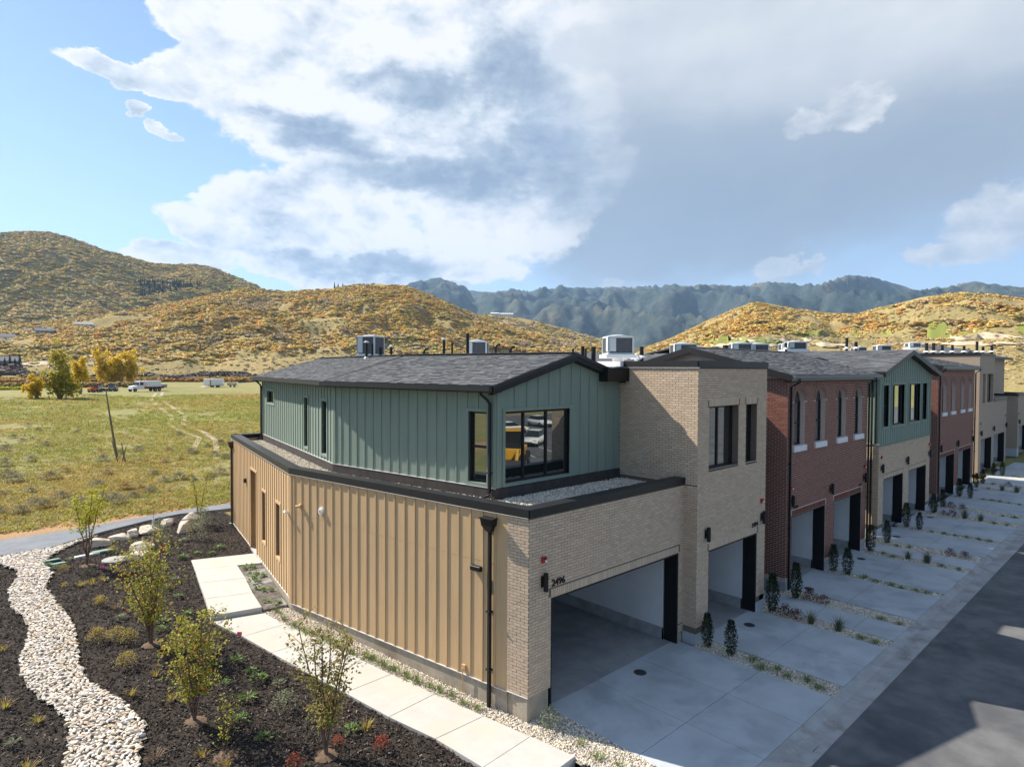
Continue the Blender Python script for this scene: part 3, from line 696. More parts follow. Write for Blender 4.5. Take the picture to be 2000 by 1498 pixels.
def alarm(parent, F, a, z):
    l = MB().fbox(F,a-.07,a+.07,.012,.07,z-.07,z+.07).build('fire_alarm', red_p, parent, bevel=.012)
    MB().fbox(F,a+.0,a+.045,.07,.09,z-.05,z-.01).build('strobe', white_pl, l)
    MB().fbox(F,a-.05,a+.05,.07,.076,z+.015,z+.05).build('horn', mat('dark grille', (.03,.01,.012), .6, 0, 1), l)
def digits(parent, F, a, z, txt, size=.2):
    cu = bpy.data.curves.new('house_number', 'FONT'); cu.body = txt; cu.size = size; cu.extrude = .01; cu.align_x = 'CENTER'; cu.offset = .002
    t = bpy.data.objects.new('house_number', cu); sc.collection.objects.link(t); bpy.context.view_layer.update()
    me = bpy.data.meshes.new_from_object(t); sc.collection.objects.unlink(t); bpy.data.objects.remove(t)
    me.materials.clear(); me.materials.append(black)
    o = link(bpy.data.objects.new('house_number', me)); u, n_ = F.u*(-F.o), F.n
    M3 = Matrix((u, Vector((0,0,1)), n_)).transposed().to_4x4(); M3.translation = Vector(F.p(a,.024,z)); o.matrix_basis = M3
    return setparent(o, parent)
def downspout(parent, pts, r=.045, m=None, straps=()):
    o = MB().tube(pts, r, 4).build('downspout', m or black, parent)
    for q in straps: MB().box(q[0]-.06,q[0]+.06,q[1]-.06,q[1]+.06,q[2]-.015,q[2]+.015).build('strap', m or black, o)
    return o
UT = MB(); UT.add([(-.5,0,.0),(.5,0,.0),(.5,0,1.),(-.5,0,1.),(-.5,1,.12),(.5,1,.12)], [(0,1,2,3),(3,2,5,4),(0,3,4),(1,5,2)])
UTM = UT.mesh('shingle', shin)
def shingles(parent, e0, e1, r1, r0, n=300, exp=.143, wmin=.11, wmax=.27):
    """roof plane e0-e1 (eave) r1-r0 (ridge): courses of lapped tabs"""
    e0, e1, r0, r1 = map(Vector, (e0,e1,r0,r1)); H_ = ((r0-e0).length+(r1-e1).length)/2; k = int(H_/exp)
    nrm = (e1-e0).cross(r0-e0).normalized()
    if nrm.z < 0: nrm = -nrm
    L = []
    for i in range(k+1):
        a = e0.lerp(r0, i*exp/H_); b = e1.lerp(r1, i*exp/H_); ln = (b-a).length; u = (b-a).normalized(); x = -rnd.uniform(0,.3)
        v = nrm.cross(u); v = v if v.dot(r0-e0) > 0 else -v
        while x < ln:
            w_ = rnd.uniform(wmin,wmax); x0, x1 = max(x,0), min(x+w_,ln)
            if x1-x0 > .03:
                c = a+u*((x0+x1)/2); t = rnd.choice((.006,.008,.017,.020))
                M_ = Matrix((u*(x1-x0-.004), v*(exp*1.25), nrm*t)).transposed().to_4x4(); M_.translation = c; L.append((M_, (c-CAM).length_squared))
            x += w_
    L.sort(key=lambda q: q[1])
    for M_, _ in L[:n]:
        o = link(bpy.data.objects.new('shingle', UTM)); setparent(o, parent); o.matrix_basis = M_
    if len(L) > n:
        mb = MB(); vv = [Vector(v) for v in UT.v]
        for M_, _ in L[n:]: mb.add([M_ @ v for v in vv], UT.f)
        o = link(bpy.data.objects.new('shingle_courses', mb.mesh('shingle_courses', shin))); setparent(o, parent); o['kind'] = 'stuff'
def roofslab(mb, pts, t=.11):
    n = len(pts); vs = [tuple(p) for p in pts]+[(p[0],p[1],p[2]-t) for p in pts]
    mb.add(vs, [tuple(range(n)), tuple(range(n,2*n))[::-1]]+[(i,n+i,n+(i+1)%n,(i+1)%n) for i in range(n)])
def bar(mb, a, b, w_, h, side):
    """box along a-b: h downwards from the line, w_ out to the side vector"""
    a, b = Vector(a), Vector(b); s = Vector(side).normalized()*w_; z = Vector((0,0,-h))
    mb.hexa([a+z,b+z,b+z+s,a+z+s,a,b,b+s,a+s])
def isect(p, d, q, e):
    t = ((q[0]-p[0])*e[1]-(q[1]-p[1])*e[0])/(d[0]*e[1]-d[1]*e[0]); return (p[0]+d[0]*t, p[1]+d[1]*t)

# ================================================================== the corner townhouse, number 2496
H1 = thing('corner_townhouse', 'corner townhouse with tan board wall, sage green upper storey and open double garage', 'house', (2,4,0))
FT1, FT2 = Fr(T0,T1,1), Fr(T1,T2,1); FP = Fr((0,0),T0,1); FF = Fr((0,0),(6.1,0),-1)
ZP, ZC = 4.43, 4.617
# --- foundation
mb = MB(); mb.fbox(FT1,.0,FT1.len,-.25,-.012,-.3,.50); mb.build('foundation', conc_f, H1)
mb = MB(); mb.fbox(FT2,0,5.2,-.25,-.012,.1,.64).fbox(FT2,6.45,FT2.len,-.25,-.012,.1,.66); mb.build('foundation', conc_f, H1)
MB().prism([(-.014,-.014+.03),(.64,.016),(.64,.45),(-.07,.55)], -.3, .525).build('foundation', conc_f, H1)
MB().box(5.86,6.08,.016,.4,-.2,.30).build('foundation', conc_f, H1)
# --- tan board walls
bat1 = [.35+.371*i for i in range(22)]
op2 = [(5.24,6.43,.0,3.69),(3.57,4.18,1.46,3.22),(1.31,1.92,1.48,3.22)]
w1 = siding(H1, FT1, 0, FT1.len, .52, ZP, [], tan_s, bat1, corner=(False,True))
MB().fbox(FT1,0,FT1.len,.001,.004,3.272,3.281).build('panel_seam', tan_s, w1)
siding(H1, FT2, 0, FT2.len, .66, ZP, op2, tan_s, [.20+.33*i for i in range(34)], corner=(True,True), thick=.16)
MB().fbox(FT1,.0,FT1.len,-.002,.028,.500,.519).build('drip_flashing', flash, H1)
MB().fbox(FT2,0,5.22,-.002,.028,.643,.659).fbox(FT2,6.45,FT2.len,-.002,.028,.661,.674).build('drip_flashing', flash, H1)
for a, b, c, d in op2[1:]: window(H1, FT2, a, b, c, d, -.09, rails=[(c+d)/2-.1], g=glass_g)
# recessed side door
mb = MB(); mb.fbox(FT2,5.24-.1,5.24,-1.3,-.16,.6,3.9).fbox(FT2,6.43,6.43+.1,-1.3,-.16,.6,3.9).fbox(FT2,5.14,6.53,-1.3,-.16,3.69,3.8); mb.build('door_recess', tan_s, H1)
MB().fbox(FT2,5.24,6.43,-1.4,-1.3,.6,3.69).build('recess_wall', tan_s, H1)
MB().fbox(FT2,5.2,6.47,-1.3,.02,.2,.62).build('door_step', conc, H1)
dr = MB().fbox(FT2,5.35,6.3,-1.3,-1.25,.63,2.75).build('entry_door', black, H1); MB().fbox(FT2,5.42,5.47,-1.25,-1.21,1.55,1.75).build('handle', steel, dr)
# --- brick front and corner pier
bw = slabs(FF, 0.1, 6.1, .53, ZP, [(.69,5.84,0,2.537)], -.2, 0, MB())
bw.fbox(FF,5.84,6.1,-.2,0,.30,.53)
bw.prism([(0,0),(.1,0),(.1,.5),T0], .53, ZP); bwall = bw.build('brick_wall', tan_m, H1)
B1 = Bricks()
B1.field(FF, 0, 6.1, .536, ZP, [(.69,5.84,0,2.537),(.62,5.91,2.537,2.742)], e0=.012); B1.soldier(FF, .69, 5.84, 2.539)
B1.field(FF, 5.84, 6.1, .30, .536)
B1.field(FP, 0, FP.len, .536, ZP, e0=.010); B1.finish(bwall, tan_b, 300)
MB().fbox(FP,-.0,FP.len,-.02,.028,.519,.532).build('drip_flashing', flash, H1)
garage(H1, FF, .69, 5.84, 2.537)
# --- parapet cap
def cap(parent, F, s0, s1, z0, z1, out=.045, inn=.30, joints=()):
    xs_ = [s0,*joints,s1]
    for a, b in zip(xs_, xs_[1:]):
        MB().fbox(F,a+.002,b-.002,.0,out,z0,z1).fbox(F,a+.002,b-.002,-inn,.0,z1-.03,z1-.001).build('parapet_cap', blackc, parent)
cap(H1, FT1, -.02, FT1.len+.01, ZP, ZC, joints=(.05,2.1,4.2,6.3)); cap(H1, FT2, .0, FT2.len+.03, ZP, ZC, joints=(2.6,5.2,7.8)); cap(H1, FP, -.02, FP.len, ZP, ZC-.002); cap(H1, FF, -.02, 6.095, ZP, ZC-.004, joints=(2.4,4.95))
for F, l in ((FT1,FT1.len),(FT2,FT2.len),(FP,FP.len)): MB().fbox(F,0,l,.001,.05,ZP-.012,ZP-.001).build('cap_flashing', flash, H1)
FE = Fr(T2,(3.5,19.2),1); cap(H1, FE, 0, 3., ZP, ZC); MB().fbox(FE,0,3.4,-.2,0,.3,ZP).build('end_wall', tan_s, H1)
mb = MB()
for F, l in ((FT1,FT1.len),(FT2,FT2.len),(FF,6.1)): mb.fbox(F,.15,l-.1,-.28,-.26,4.2,ZC-.03)
mb.build('parapet_back', brown_c, H1)
# --- low roof with pebbles
G0, G1, G2 = (1.06,2.25), (0.,8.75), (1.85,19.15)
MB().prism([(.05,.1),(6.1,.1),(6.1,2.4),(1.1,2.3),(.1,8.8),(1.9,19.2),(.75,19.5),(-1.25,8.83),(0,.7)], 4.05, 4.31).build('low_roof', peb_bed, H1)
LOW = [(.12,.25),(6.05,.25),(6.05,2.2),(1.02,2.2),(-.03,8.75),(1.8,19.1),(1.0,19.35),(-1.08,8.83),(.1,1.0)]
pts = np.array([(x,y) for x,y in rng.uniform((-1.2,.2),(6.1,19.4),(110000,2)) if inpoly(x,y,LOW) and not (y > 2.3 and x > 1.9)]); pts = pts[:26000]; n = len(pts)
scatter('roof_pebbles', np.column_stack((pts,4.31+rng.uniform(0,.025,n))), rng.uniform(.03,.06,(n,1))*np.ones((1,3)), rng.uniform(0,6.28,(n,3)), rng.integers(0,4,n), np.array((.64,.57,.47))*rng.uniform(.6,1.3,(n,1))*np.ones((1,3)), [rock_mesh('roof_pebble',220+i,.75) for i in range(4)], instmat('pebble stone'), parent=H1)
# --- upper storey
FG1, FG2, FGF = Fr(G0,G1,1), Fr(G1,G2,1), Fr(G0,(6.1,2.25),-1)
MB().fbox(FG1,0,FG1.len+.02,-.2,.03,4.2,4.595).build('roof_curb', brown_c, H1); MB().fbox(FG2,0,FG2.len,-.2,.03,4.2,4.595).build('roof_curb', brown_c, H1)
MB().fbox(FGF,-.03,FGF.len,-.2,.03,4.2,4.596).build('roof_curb', brown_c, H1)
MB().fbox(FG1,0,FG1.len,.0,.04,4.597,4.610).build('drip_flashing', flash, H1); MB().fbox(FG2,0,FG2.len,.0,.04,4.597,4.610).build('drip_flashing', flash, H1)
og1 = [(.30,.93,4.70,6.52)]; og2 = [(8.15,9.5,6.08,6.60),(2.93,3.44,4.80,6.55),(.70,1.27,4.79,6.53)]; ogf = [(.28,2.73,4.70,6.53)]
siding(H1, FG1, 0, FG1.len, 4.612, 7.12, og1, grn_s, [.62,.99]+[1.36+.373*i for i in range(14)], corner=(True,True))
siding(H1, FG2, 0, FG2.len, 4.612, 7.12, og2, grn_s, [.34+.335*i for i in range(31)], corner=(True,True))
pk = 2.79; gl = lambda s: 7.08+(7.83-7.08)*(s/pk) if s < pk else 7.83-(7.83-7.20)*((s-pk)/(FGF.len-pk))
siding(H1, FGF, 0, FGF.len, 4.612, 7.07, ogf, grn_s, [.62,1.07,1.49,1.91,2.35,2.81,3.20,3.59,3.97,4.36,4.74], corner=(True,False), top=(gl,[(0,7.07),(FGF.len,7.07),(FGF.len,7.20),(pk,7.83)]))
window(H1, FG1, *og1[0], -.07, rails=[5.61]); window(H1, FG2, *og2[0], -.07); window(H1, FG2, *og2[1], -.07, rails=[5.55]); window(H1, FG2, *og2[2], -.07, rails=[5.55])
window(H1, FGF, *ogf[0], -.05, mull=[1.0,1.86], fw_=.06)
MB().box(1.3,6.0,2.5,12.,4.4,4.5).build('inner_floor', brown_c, H1)
# --- roof
def offs(d, ya):
    n1, n2 = FG1.n, FG2.n; a = (G0[0]+n1.x*d, G0[1]+n1.y*d); b = (G1[0]+n2.x*d, G1[1]+n2.y*d)
    p0 = isect(a, FG1.u, (0,ya), (1,0)); p1 = isect(a, FG1.u, b, FG2.u); e = (b[0]+FG2.u.x*(FG2.len+.28), b[1]+FG2.u.y*(FG2.len+.28)); return p0, p1, e
ZE, ZR = 7.20, 8.06; YR = 2.06
e = offs(.33, YR); r_ = offs(-2.71, YR); k = offs(-4.95, YR)
E = [(*q, ZE) for q in e]; Rg = [(*q, ZR) for q in r_]; K = [(*q, ZR-(ZR-ZE)*2.24/3.04) for q in k]
mb = MB(); roofslab(mb,[E[0],E[1],Rg[1],Rg[0]]); roofslab(mb,[E[1],E[2],Rg[2],Rg[1]]); roofslab(mb,[Rg[0],Rg[1],K[1],K[0]]); roofslab(mb,[Rg[1],Rg[2],K[2],K[1]])
roof = mb.build('roof', shin, H1)
u_ = lambda q, dz: (q[0],q[1],q[2]+dz)
shingles(roof, u_(E[0],.004), u_(E[1],.004), u_(Rg[1],.004), u_(Rg[0],.004), 300); shingles(roof, u_(E[1],.004), u_(E[2],.004), u_(Rg[2],.004), u_(Rg[1],.004), 0)
mb = MB()
for a, b in ((0,1),(1,2)): bar(mb, u_(Rg[a],.035), u_(Rg[b],.035), .16, .02, (-1,-.05,0)); bar(mb, u_(Rg[a],.033), u_(Rg[b],.033), .16, .02, (1,.05,0))
mb.build('ridge_cap', shin, roof)
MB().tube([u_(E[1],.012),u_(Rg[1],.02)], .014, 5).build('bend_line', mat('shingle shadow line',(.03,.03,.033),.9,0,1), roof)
for a, b in ((0,1),(1,2)):
    F_ = FG1 if a == 0 else FG2; mb = MB(); bar(mb, u_(E[a],-.005), u_(E[b],-.005), .025, .155, F_.n); mb.build('fascia', black, roof)
    mb = MB(); s1_ = Vector(F_.n)*.026
    q0, q1 = Vector(u_(E[a],-.015))+s1_, Vector(u_(E[b],-.015))+s1_
    bar(mb, q0, q1, .12, .015, F_.n) if False else None
    bar(mb, Vector(q0)+Vector((0,0,-.115)), Vector(q1)+Vector((0,0,-.115)), .115, .012, F_.n); bar(mb, q0+Vector(F_.n)*.103, q1+Vector(F_.n)*.103, .012, .127, F_.n); mb.build('gutter', blackc, roof)
    # soffit
    mb = MB(); w_in = -Vector(F_.n); bar(mb, u_(E[a],-.16), u_(E[b],-.16), .36, .015, w_in); mb.build('soffit', black, roof)
# gable rakes
mb = MB(); out = (0,-1,0)
for a, b in ((E[0],Rg[0]),(Rg[0],K[0])): bar(mb, (a[0],YR,a[2]-.0), (b[0],YR,b[2]-.0), .03, .21, out)
mb.build('rake_board', black, roof)
mb = MB()
for a, b in ((E[0],Rg[0]),(Rg[0],K[0])): bar(mb, (a[0],YR-.03,a[2]+.01), (b[0],YR-.03,b[2]+.01), .02, .10, out)
mb.build('drip_edge', blackc, roof)
mb = MB()
for a, b in ((E[0],Rg[0]),(Rg[0],K[0])): bar(mb, (a[0],2.25,a[2]-.215), (b[0],2.25,b[2]-.215), .2, .015, out)
mb.build('soffit', black, roof)
mb = MB(); bar(mb, E[2], Rg[2], .03, .2, FG2.u); mb.build('rake_board', black, roof)
MB().box(5.05,6.095,1.9,2.3,7.26,7.66).build('roof_return', black, roof)
MB().box(5.3,6.09,2.3,12.,7.66,7.70).build('flat_roof', tpo, roof); MB().box(5.9,6.09,2.1,9.,7.70,7.86).build('membrane_curb', tpo, roof)
# --- gutters' downspouts
q = FG1.p(.16,.08,0); e_ = Vector(E[0])
downspout(H1, [(e_.x+.03,2.55,7.06),(e_.x+.03,2.55,6.98),(q[0]-.04,q[1]+.06,6.84),(q[0],q[1],6.74),(q[0],q[1],4.52),(q[0]-.06,q[1],4.42),(q[0]-.2,q[1]+.02,4.38)], .045, straps=[(q[0],q[1],5.0)])
q = FG2.p(FG2.len-.12,.08,0); downspout(H1, [(E[2][0]-.05,E[2][1]-.3,7.06),(q[0]-.05,q[1],6.85),(q[0],q[1],6.75),(q[0],q[1],4.5),(q[0]-.15,q[1],4.4)], .045)
def leader(F, s, z0, z1, m):
    q = F.p(s,.06,0); mb = MB(); top = [F.p(s-.17,.0,z1),F.p(s+.17,.0,z1),F.p(s+.17,.2,z1),F.p(s-.17,.2,z1)]; mid = [F.p(s-.15,.0,z1-.16),F.p(s+.15,.0,z1-.16),F.p(s+.15,.18,z1-.16),F.p(s-.15,.18,z1-.16)]; bot = [F.p(s-.06,.0,z1-.3),F.p(s+.06,.0,z1-.3),F.p(s+.06,.11,z1-.3),F.p(s-.06,.11,z1-.3)]
    mb.hexa(mid+top); mb.hexa(bot+mid); o = mb.build('conductor_head', m, H1); MB().fbox(F,s-.19,s+.19,.0,.22,z1+.001,z1+.02).build('rim', m, o)
    o = downspout(H1, [(q[0],q[1],z1-.3),(q[0],q[1],z0)], .05, m, straps=[(q[0],q[1],z1-1.2-.9),(q[0],q[1],z0+.9)])
leader(FT1, .47, -.02, 4.29, black); leader(FT2, 10.8, .62, 4.30, mat('brown downspout', (.055,.035,.026), .5, .1, 4.))
q = FT2.p(10.8,.06,.55); MB().lathe(q, [(.11,-.05),(.11,.12),(.07,.14)], 10).build('drain_boot', mat('green drain plastic',(.02,.22,.13),.5,.05,3.), H1)
# --- wall fittings
f = MB(); c = FT1.p(6.78,0,3.53); f.tube([FT1.p(6.78,.0,3.53),FT1.p(6.78,.05,3.53)], .11, 14); bell = f.build('bell_housing', white_pl, H1); MB().tube([FT1.p(6.78,.05,3.53),FT1.p(6.78,.075,3.53)], .075, 14).build('cover', white_pl, bell); MB().fbox(FT1,6.75,6.81,.075,.08,3.50,3.56).build('badge', mat('grey label',(.3,.32,.35),.5,0,1), bell)
br = MB().fbox(FT1,7.76,7.86,.0,.05,3.47,3.59).build('pipe_bracket', tan_s, H1); MB().tube([FT1.p(7.72,.07,3.55),FT1.p(7.9,.11,3.52)], .04, 8).build('pipe_stub', tan_s, br)
MB().fbox(FT1,.72,1.02,.0,.11,3.03,3.14).build('wall_lamp', black, H1, bevel=.01)
MB().fbox(FT1,1.22,1.32,.0,.05,.62,.74).build('hose_bib', tan_s, H1); hp = FT1.p(1.27,.06,0); MB().tube([(hp[0],hp[1],.66),(hp[0],hp[1],.1)], .013, 6).build('pipe', tan_s, H1)
MB().fbox(FT2,7.38,7.52,.0,.1,3.0,3.16).build('wall_lamp', black, H1, bevel=.01); MB().fbox(FT2,7.42,7.48,.0,.05,3.16,3.22).build('lamp_bracket', steel, H1)
MB().tube([FT2.p(.12,.02,3.22),FT2.p(.05,.16,3.30)], .045, 8).build('flood_lamp', white_pl, H1)
lamp(H1, FF, .42, 2.98); alarm(H1, FF, .43, 3.46); digits(H1, FF, .92, 2.80, '2496', .22)

# ================================================================== number 2494, the tan brick tower
H2 = thing('tower_townhouse', 'tall flat-roofed tan brick townhouse with one open garage, beside the green gable', 'house', (8,3,0))
YT = -.404; FA = Fr((6.1,YT),(10.2,YT),-1); FL = Fr((6.1,YT),(6.1,12.),1); FRt = Fr((10.2,YT),(10.2,12.),-1); ZT, ZTT = 7.684, 7.872
opt = [(.64,3.57,0,2.505),(.58,2.28,4.79,6.58),(2.75,3.46,4.78,6.57)]
mb = slabs(FA, 0, 4.1, .3, ZT, opt, -.22, 0, MB()); mb.fbox(FL,.22,12.4,-.2,0,.3,ZT); mb.fbox(FRt,.22,12.4,-.2,0,.3,ZT); bw2 = mb.build('brick_wall', tan_m, H2)
MB().fbox(FA,.02,.64,-.3,-.012,-.3,.46).build('foundation', conc_d, H2); MB().fbox(FA,3.57,4.08,-.3,-.012,-.3,.46).build('foundation', conc_d, H2)
MB().fbox(FL,.02,.42,-.3,-.012,-.3,.46).build('foundation', conc_d, H2); MB().fbox(FRt,.0,2.5,-.3,-.012,-.3,.46).build('foundation', conc_d, H2)
B2 = Bricks(); sol = [(.58,3.63,2.505,2.71),(.52,2.34,6.58,6.79),(2.69,3.52,6.57,6.78)]
B2.field(FA, 0, 4.1, .47, ZT, opt+sol, e0=.010, e1=.010); B2.soldier(FA,.64,3.57,2.507); B2.soldier(FA,.58,2.28,6.582); B2.soldier(FA,2.75,3.46,6.572)
B2.field(FL, 0, .404, .47, 4.43, e0=.010); B2.field(FL, 0, 2.66, 4.43, ZT, e0=.010); B2.field(FRt, 0, .8, .47, ZT)
B2.finish(bw2, tan_b, 300)
garage(H2, FA, .64, 3.57, 2.505, thr=.204)
cap(H2, FA, -.03, 4.13, ZT, ZTT, joints=(2.9,)); cap(H2, FL, .0, 12.4, ZT, ZTT-.003, joints=(4.,8.)); cap(H2, FRt, .0, 12.4, ZT, ZTT-.003)
MB().fbox(FL,-.05,12.4,.001,.052,ZT-.013,ZT-.001).build('cap_flashing', flash, H2)
MB().box(6.3,10.0,-.1,12.,7.3,7.45).build('flat_roof', tpo, H2)
window(H2, FA, *opt[1], -.19, mull=[1.42], fw_=.06); window(H2, FA, *opt[2], -.19, fw_=.06)
for o_ in opt[1:]:
    MB().fbox(FA,o_[0]-.001,o_[1]+.001,-.22,.02,o_[2]-.035,o_[2]-.001).build('window_sill', black, H2)
    MB().fbox(FA,o_[0]-.05,o_[0]-.001,-.3,-.012,o_[2],o_[3]).fbox(FA,o_[1]+.001,o_[1]+.05,-.3,-.012,o_[2],o_[3]).fbox(FA,o_[0],o_[1],-.3,-.012,o_[3]+.001,o_[3]+.05).build('reveal', tan_b, H2)
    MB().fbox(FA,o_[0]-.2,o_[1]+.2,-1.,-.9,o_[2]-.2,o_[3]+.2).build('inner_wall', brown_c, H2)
lamp(H2, FA, .46, 3.02); lamp(H2, FA, 3.84, 2.97); alarm(H2, FA, 3.83, 3.49); digits(H2, FA, 3.40, 2.735, '2494', .2)

# ================================================================== red brick townhouses
def arch_window(H, F, c, hw, z0, zs, wall, d=-.16):
    """round-headed opening: frame, panes, infill head, ring of bricks"""
    w_ = window(H, F, c-hw, c+hw, z0, zs, d, rails=[z0+(zs-z0)*.50], fw_=.05, sill=(.10,.07,.20,sill_m))
    n = 10; pts = [(c+hw*math.cos(math.pi*i/n), zs+hw*math.sin(math.pi*i/n)) for i in range(n+1)]
    MB().fpoly(F, pts, d-.02, d-.06).build('head_panel', mat('dark head panel',(.03,.034,.036),.5,.05,3.,0,1,.4), w_)
    mb = MB(); ro = hw+.205; nb_ = max(9, int(math.pi*(hw+.1)/.075))
    for i in range(nb_):
        t0, t1 = math.pi*(i+.06)/nb_, math.pi*(i+.94)/nb_
        q = [(c+hw*math.cos(t0),zs+hw*math.sin(t0)),(c+ro*math.cos(t0),zs+ro*math.sin(t0)),(c+ro*math.cos(t1),zs+ro*math.sin(t1)),(c+hw*math.cos(t1),zs+hw*math.sin(t1))]
        mb.fpoly(F, q, .016, -.08)
    mb.build('brick_arch', mat('arch brick', (.235,.125,.105), .92, .1, 12., isl=[(0,(.21,.105,.088)),(1,(.27,.15,.125))], islvar=.7), H)
def red_house(name, label, X0, X1, Y, ze, zr, heads, wins, zsill, n_ind, side=3.4, number=None, yr=3.37, detail=True, links=True):
    H = thing(name, label, 'house', ((X0+X1)/2, 3, 0)); L_ = X1-X0
    F = Fr((X0,Y),(X1,Y),-1); FS = Fr((X0,Y),(X0,2*yr-Y),1); FR_ = Fr((X1,Y),(X1,2*yr-Y),-1); zw = ze-.12; hw = .44; zs = zsill+1.55
    ops = [(a,b,0,2.53) for a,b in heads]; aw = [(c-hw,c+hw,zsill,zs+hw) for c in wins]
    mb = slabs(F, 0, L_, .30, zw, ops+aw, -.22, 0, MB())
    for c in wins:   # spandrels round the arch heads
        for sg in (-1,1):
            n = 8; pts = [(c+sg*hw*math.cos(math.pi/2*i/n), zs+hw*math.sin(math.pi/2*i/n)) for i in range(n+1)]+[(c+sg*hw, zs+hw)]
            mb.fpoly(F, pts, -.001, -.2)
    pkz = zr-.15; mb.fbox(FS,.22,FS.len-.2,-.2,0,.3,zw); mb.fbox(FR_,.22,FR_.len-.2,-.2,0,.3,zw)
    sl = (zr-ze)/(yr-Y+.22)
    for G_ in (FS,FR_): mb.fpoly(G_, [(0,zw),(FS.len,zw),(FS.len/2,zw+sl*FS.len/2)], 0, -.2)
    wall = mb.build('brick_wall', red_m, H)
    fd = MB(); xs_ = [0]+[v for o in heads for v in o]+[L_]
    for a, b in zip(xs_[::2], xs_[1::2]): fd.fbox(F,a+.02,b-.02,-.3,-.012,-.3,.45)
    fd.fbox(FS,0.02,3.,-.3,-.012,-.3,.45); fd.build('foundation', conc_d, H)
    B = Bricks(.016, .007); sol = [(a-.06,b+.06,2.53,2.735) for a,b in heads]
    B.field(F, 0, L_, .46, zw, ops+sol+[(c-hw,c+hw,zsill,zs) for c in wins]+[(c-hw-.1,c+hw+.1,zsill-.2,zsill) for c in wins], arcs=[(c,zs,hw+.21) for c in wins], e0=.010, e1=.010)
    for a, b in heads: B.soldier(F, a, b, 2.532)
    B.field(FS, 0, side, .46, zw, e0=.010)
    B.finish(wall, red_b, n_ind)
    # gable brick, darker in the photo
    for a, b in heads: garage(H, F, a, b, 2.53, thr=.3)
    for c in wins: arch_window(H, F, c, hw, zsill, zs, wall)
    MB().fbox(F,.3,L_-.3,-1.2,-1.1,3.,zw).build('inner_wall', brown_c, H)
    # roof
    xa, xb = X0-.33, X1+.75 if links else X1+.3; ye_ = Y-.24; e0, e1 = (xa,ye_,ze), (xb,ye_,ze); r0, r1 = (xa,yr,zr), (xb,yr,zr); k0, k1 = (xa,2*yr-ye_,ze), (xb,2*yr-ye_,ze)
    mb = MB(); roofslab(mb,[e0,e1,r1,r0]); roofslab(mb,[r0,r1,k1,k0]); roof = mb.build('roof', shin, H)
    if detail: shingles(roof, u_(e0,.004), u_(e1,.004), u_(r1,.004), u_(r0,.004), 0, exp=.15, wmin=.22, wmax=.4)
    mb = MB(); bar(mb, u_(e0,-.01), u_(e1,-.01), .03, .20, (0,-1,0)); mb.build('fascia', mat('grey gutter metal',(.10,.105,.11),.45,.1,3.,0,1,.5), roof)
    mb = MB(); bar(mb, (xa,ye_-.03,ze-.02), (xb,ye_-.03,ze-.02), .11, .11, (0,-1,0)); mb.build('gutter', MATS['grey gutter metal'], roof)
    mb = MB(); bar(mb, u_(e0,-.21), u_(e1,-.21), .26, .02, (0,1,0)); mb.build('soffit', black, roof)
    for x_, s_ in ((xa,-1),(xb,1)):
        mb = MB()
        for a, b in (((x_,ye_,ze),(x_,yr,zr)),((x_,yr,zr),(x_,2*yr-ye_,ze))): bar(mb, u_(a,.012), u_(b,.012), .03, .22, (s_,0,0))
        mb.build('rake_board', blackc, roof)
    mb = MB(); bar(mb, u_(r0,.03), u_(r1,.03), .15, .02, (0,-1,-.2)); mb.build('ridge_cap', shin, roof)
    # downspouts
    for a in (.12, L_+.02):
        q = F.p(a,.07,0); downspout(H, [(q[0]+.12,ye_-.06,ze-.13),(q[0]+.12,ye_-.06,ze-.25),(q[0],q[1],ze-.42),(q[0],q[1],.05)], .045, straps=[(q[0],q[1],2.2),(q[0],q[1],4.4)])
    m_ = (heads[0][1]+heads[1][0])/2
    lamp(H, F, heads[0][0]-.12+.0, 3.09); lamp(H, F, m_, 3.08); lamp(H, F, heads[1][1]+.25, 3.08); alarm(H, F, heads[0][0]-.1, 3.56); alarm(H, F, heads[1][1]+.3, 3.56)
    if number:
        digits(H, F, heads[0][0]+.33, 2.775, number[0], .15); digits(H, F, heads[1][1]-.2, 2.775, number[1], .15)
    return H, F
HR, FRd = red_house('red_brick_townhouse', 'red brick townhouse with four arched windows and two open garages, next to the tan tower', 12.17, 20.03, -.243, 7.46, 8.47, [(.44,3.43),(4.30,7.31)], [.96,2.82,4.93,6.80], 4.97, 300, number=('2492','2490'))
# recessed entry between the tower and the red house
MB().box(10.21,12.15,1.9,2.1,0,7.3).build('entry_wall', tan_m, HR)
dr = MB().box(10.65,11.6,1.84,1.895,.02,2.1).build('entry_door', black, HR); MB().box(10.72,10.76,1.80,1.838,.95,1.15).build('handle', steel, dr)
# ================================================================== green gable townhouse
HG = thing('green_gable_townhouse', 'townhouse with a pointed sage green gable over a tan brick ground floor', 'house', (26.8,3,0))
GX0, GX1, GY = 22.62, 31.06, .068; F = Fr((GX0,GY),(GX1,GY),-1); FS = Fr((GX0,GY),(GX0,9.),1); L_ = GX1-GX0; ZS = 4.10
hd = [(.72,3.72),(4.65,7.78)]; ops = [(a,b,0,2.53) for a,b in hd]
mb = slabs(F, 0, L_, .3, ZS, ops, -.22, 0, MB()); mb.fbox(FS,.22,8.9,-.2,0,.3,ZS+.1); wall = mb.build('brick_wall', tan_m, HG)
B = Bricks(); B.field(F, 0, L_, .46, ZS, ops+[(a-.06,b+.06,2.53,2.735) for a,b in hd], e0=.01); [B.soldier(F,a,b,2.532) for a,b in hd]; B.field(FS, 0, 1.6, .46, ZS+.1, e0=.01); B.finish(wall, tan_b, 200)
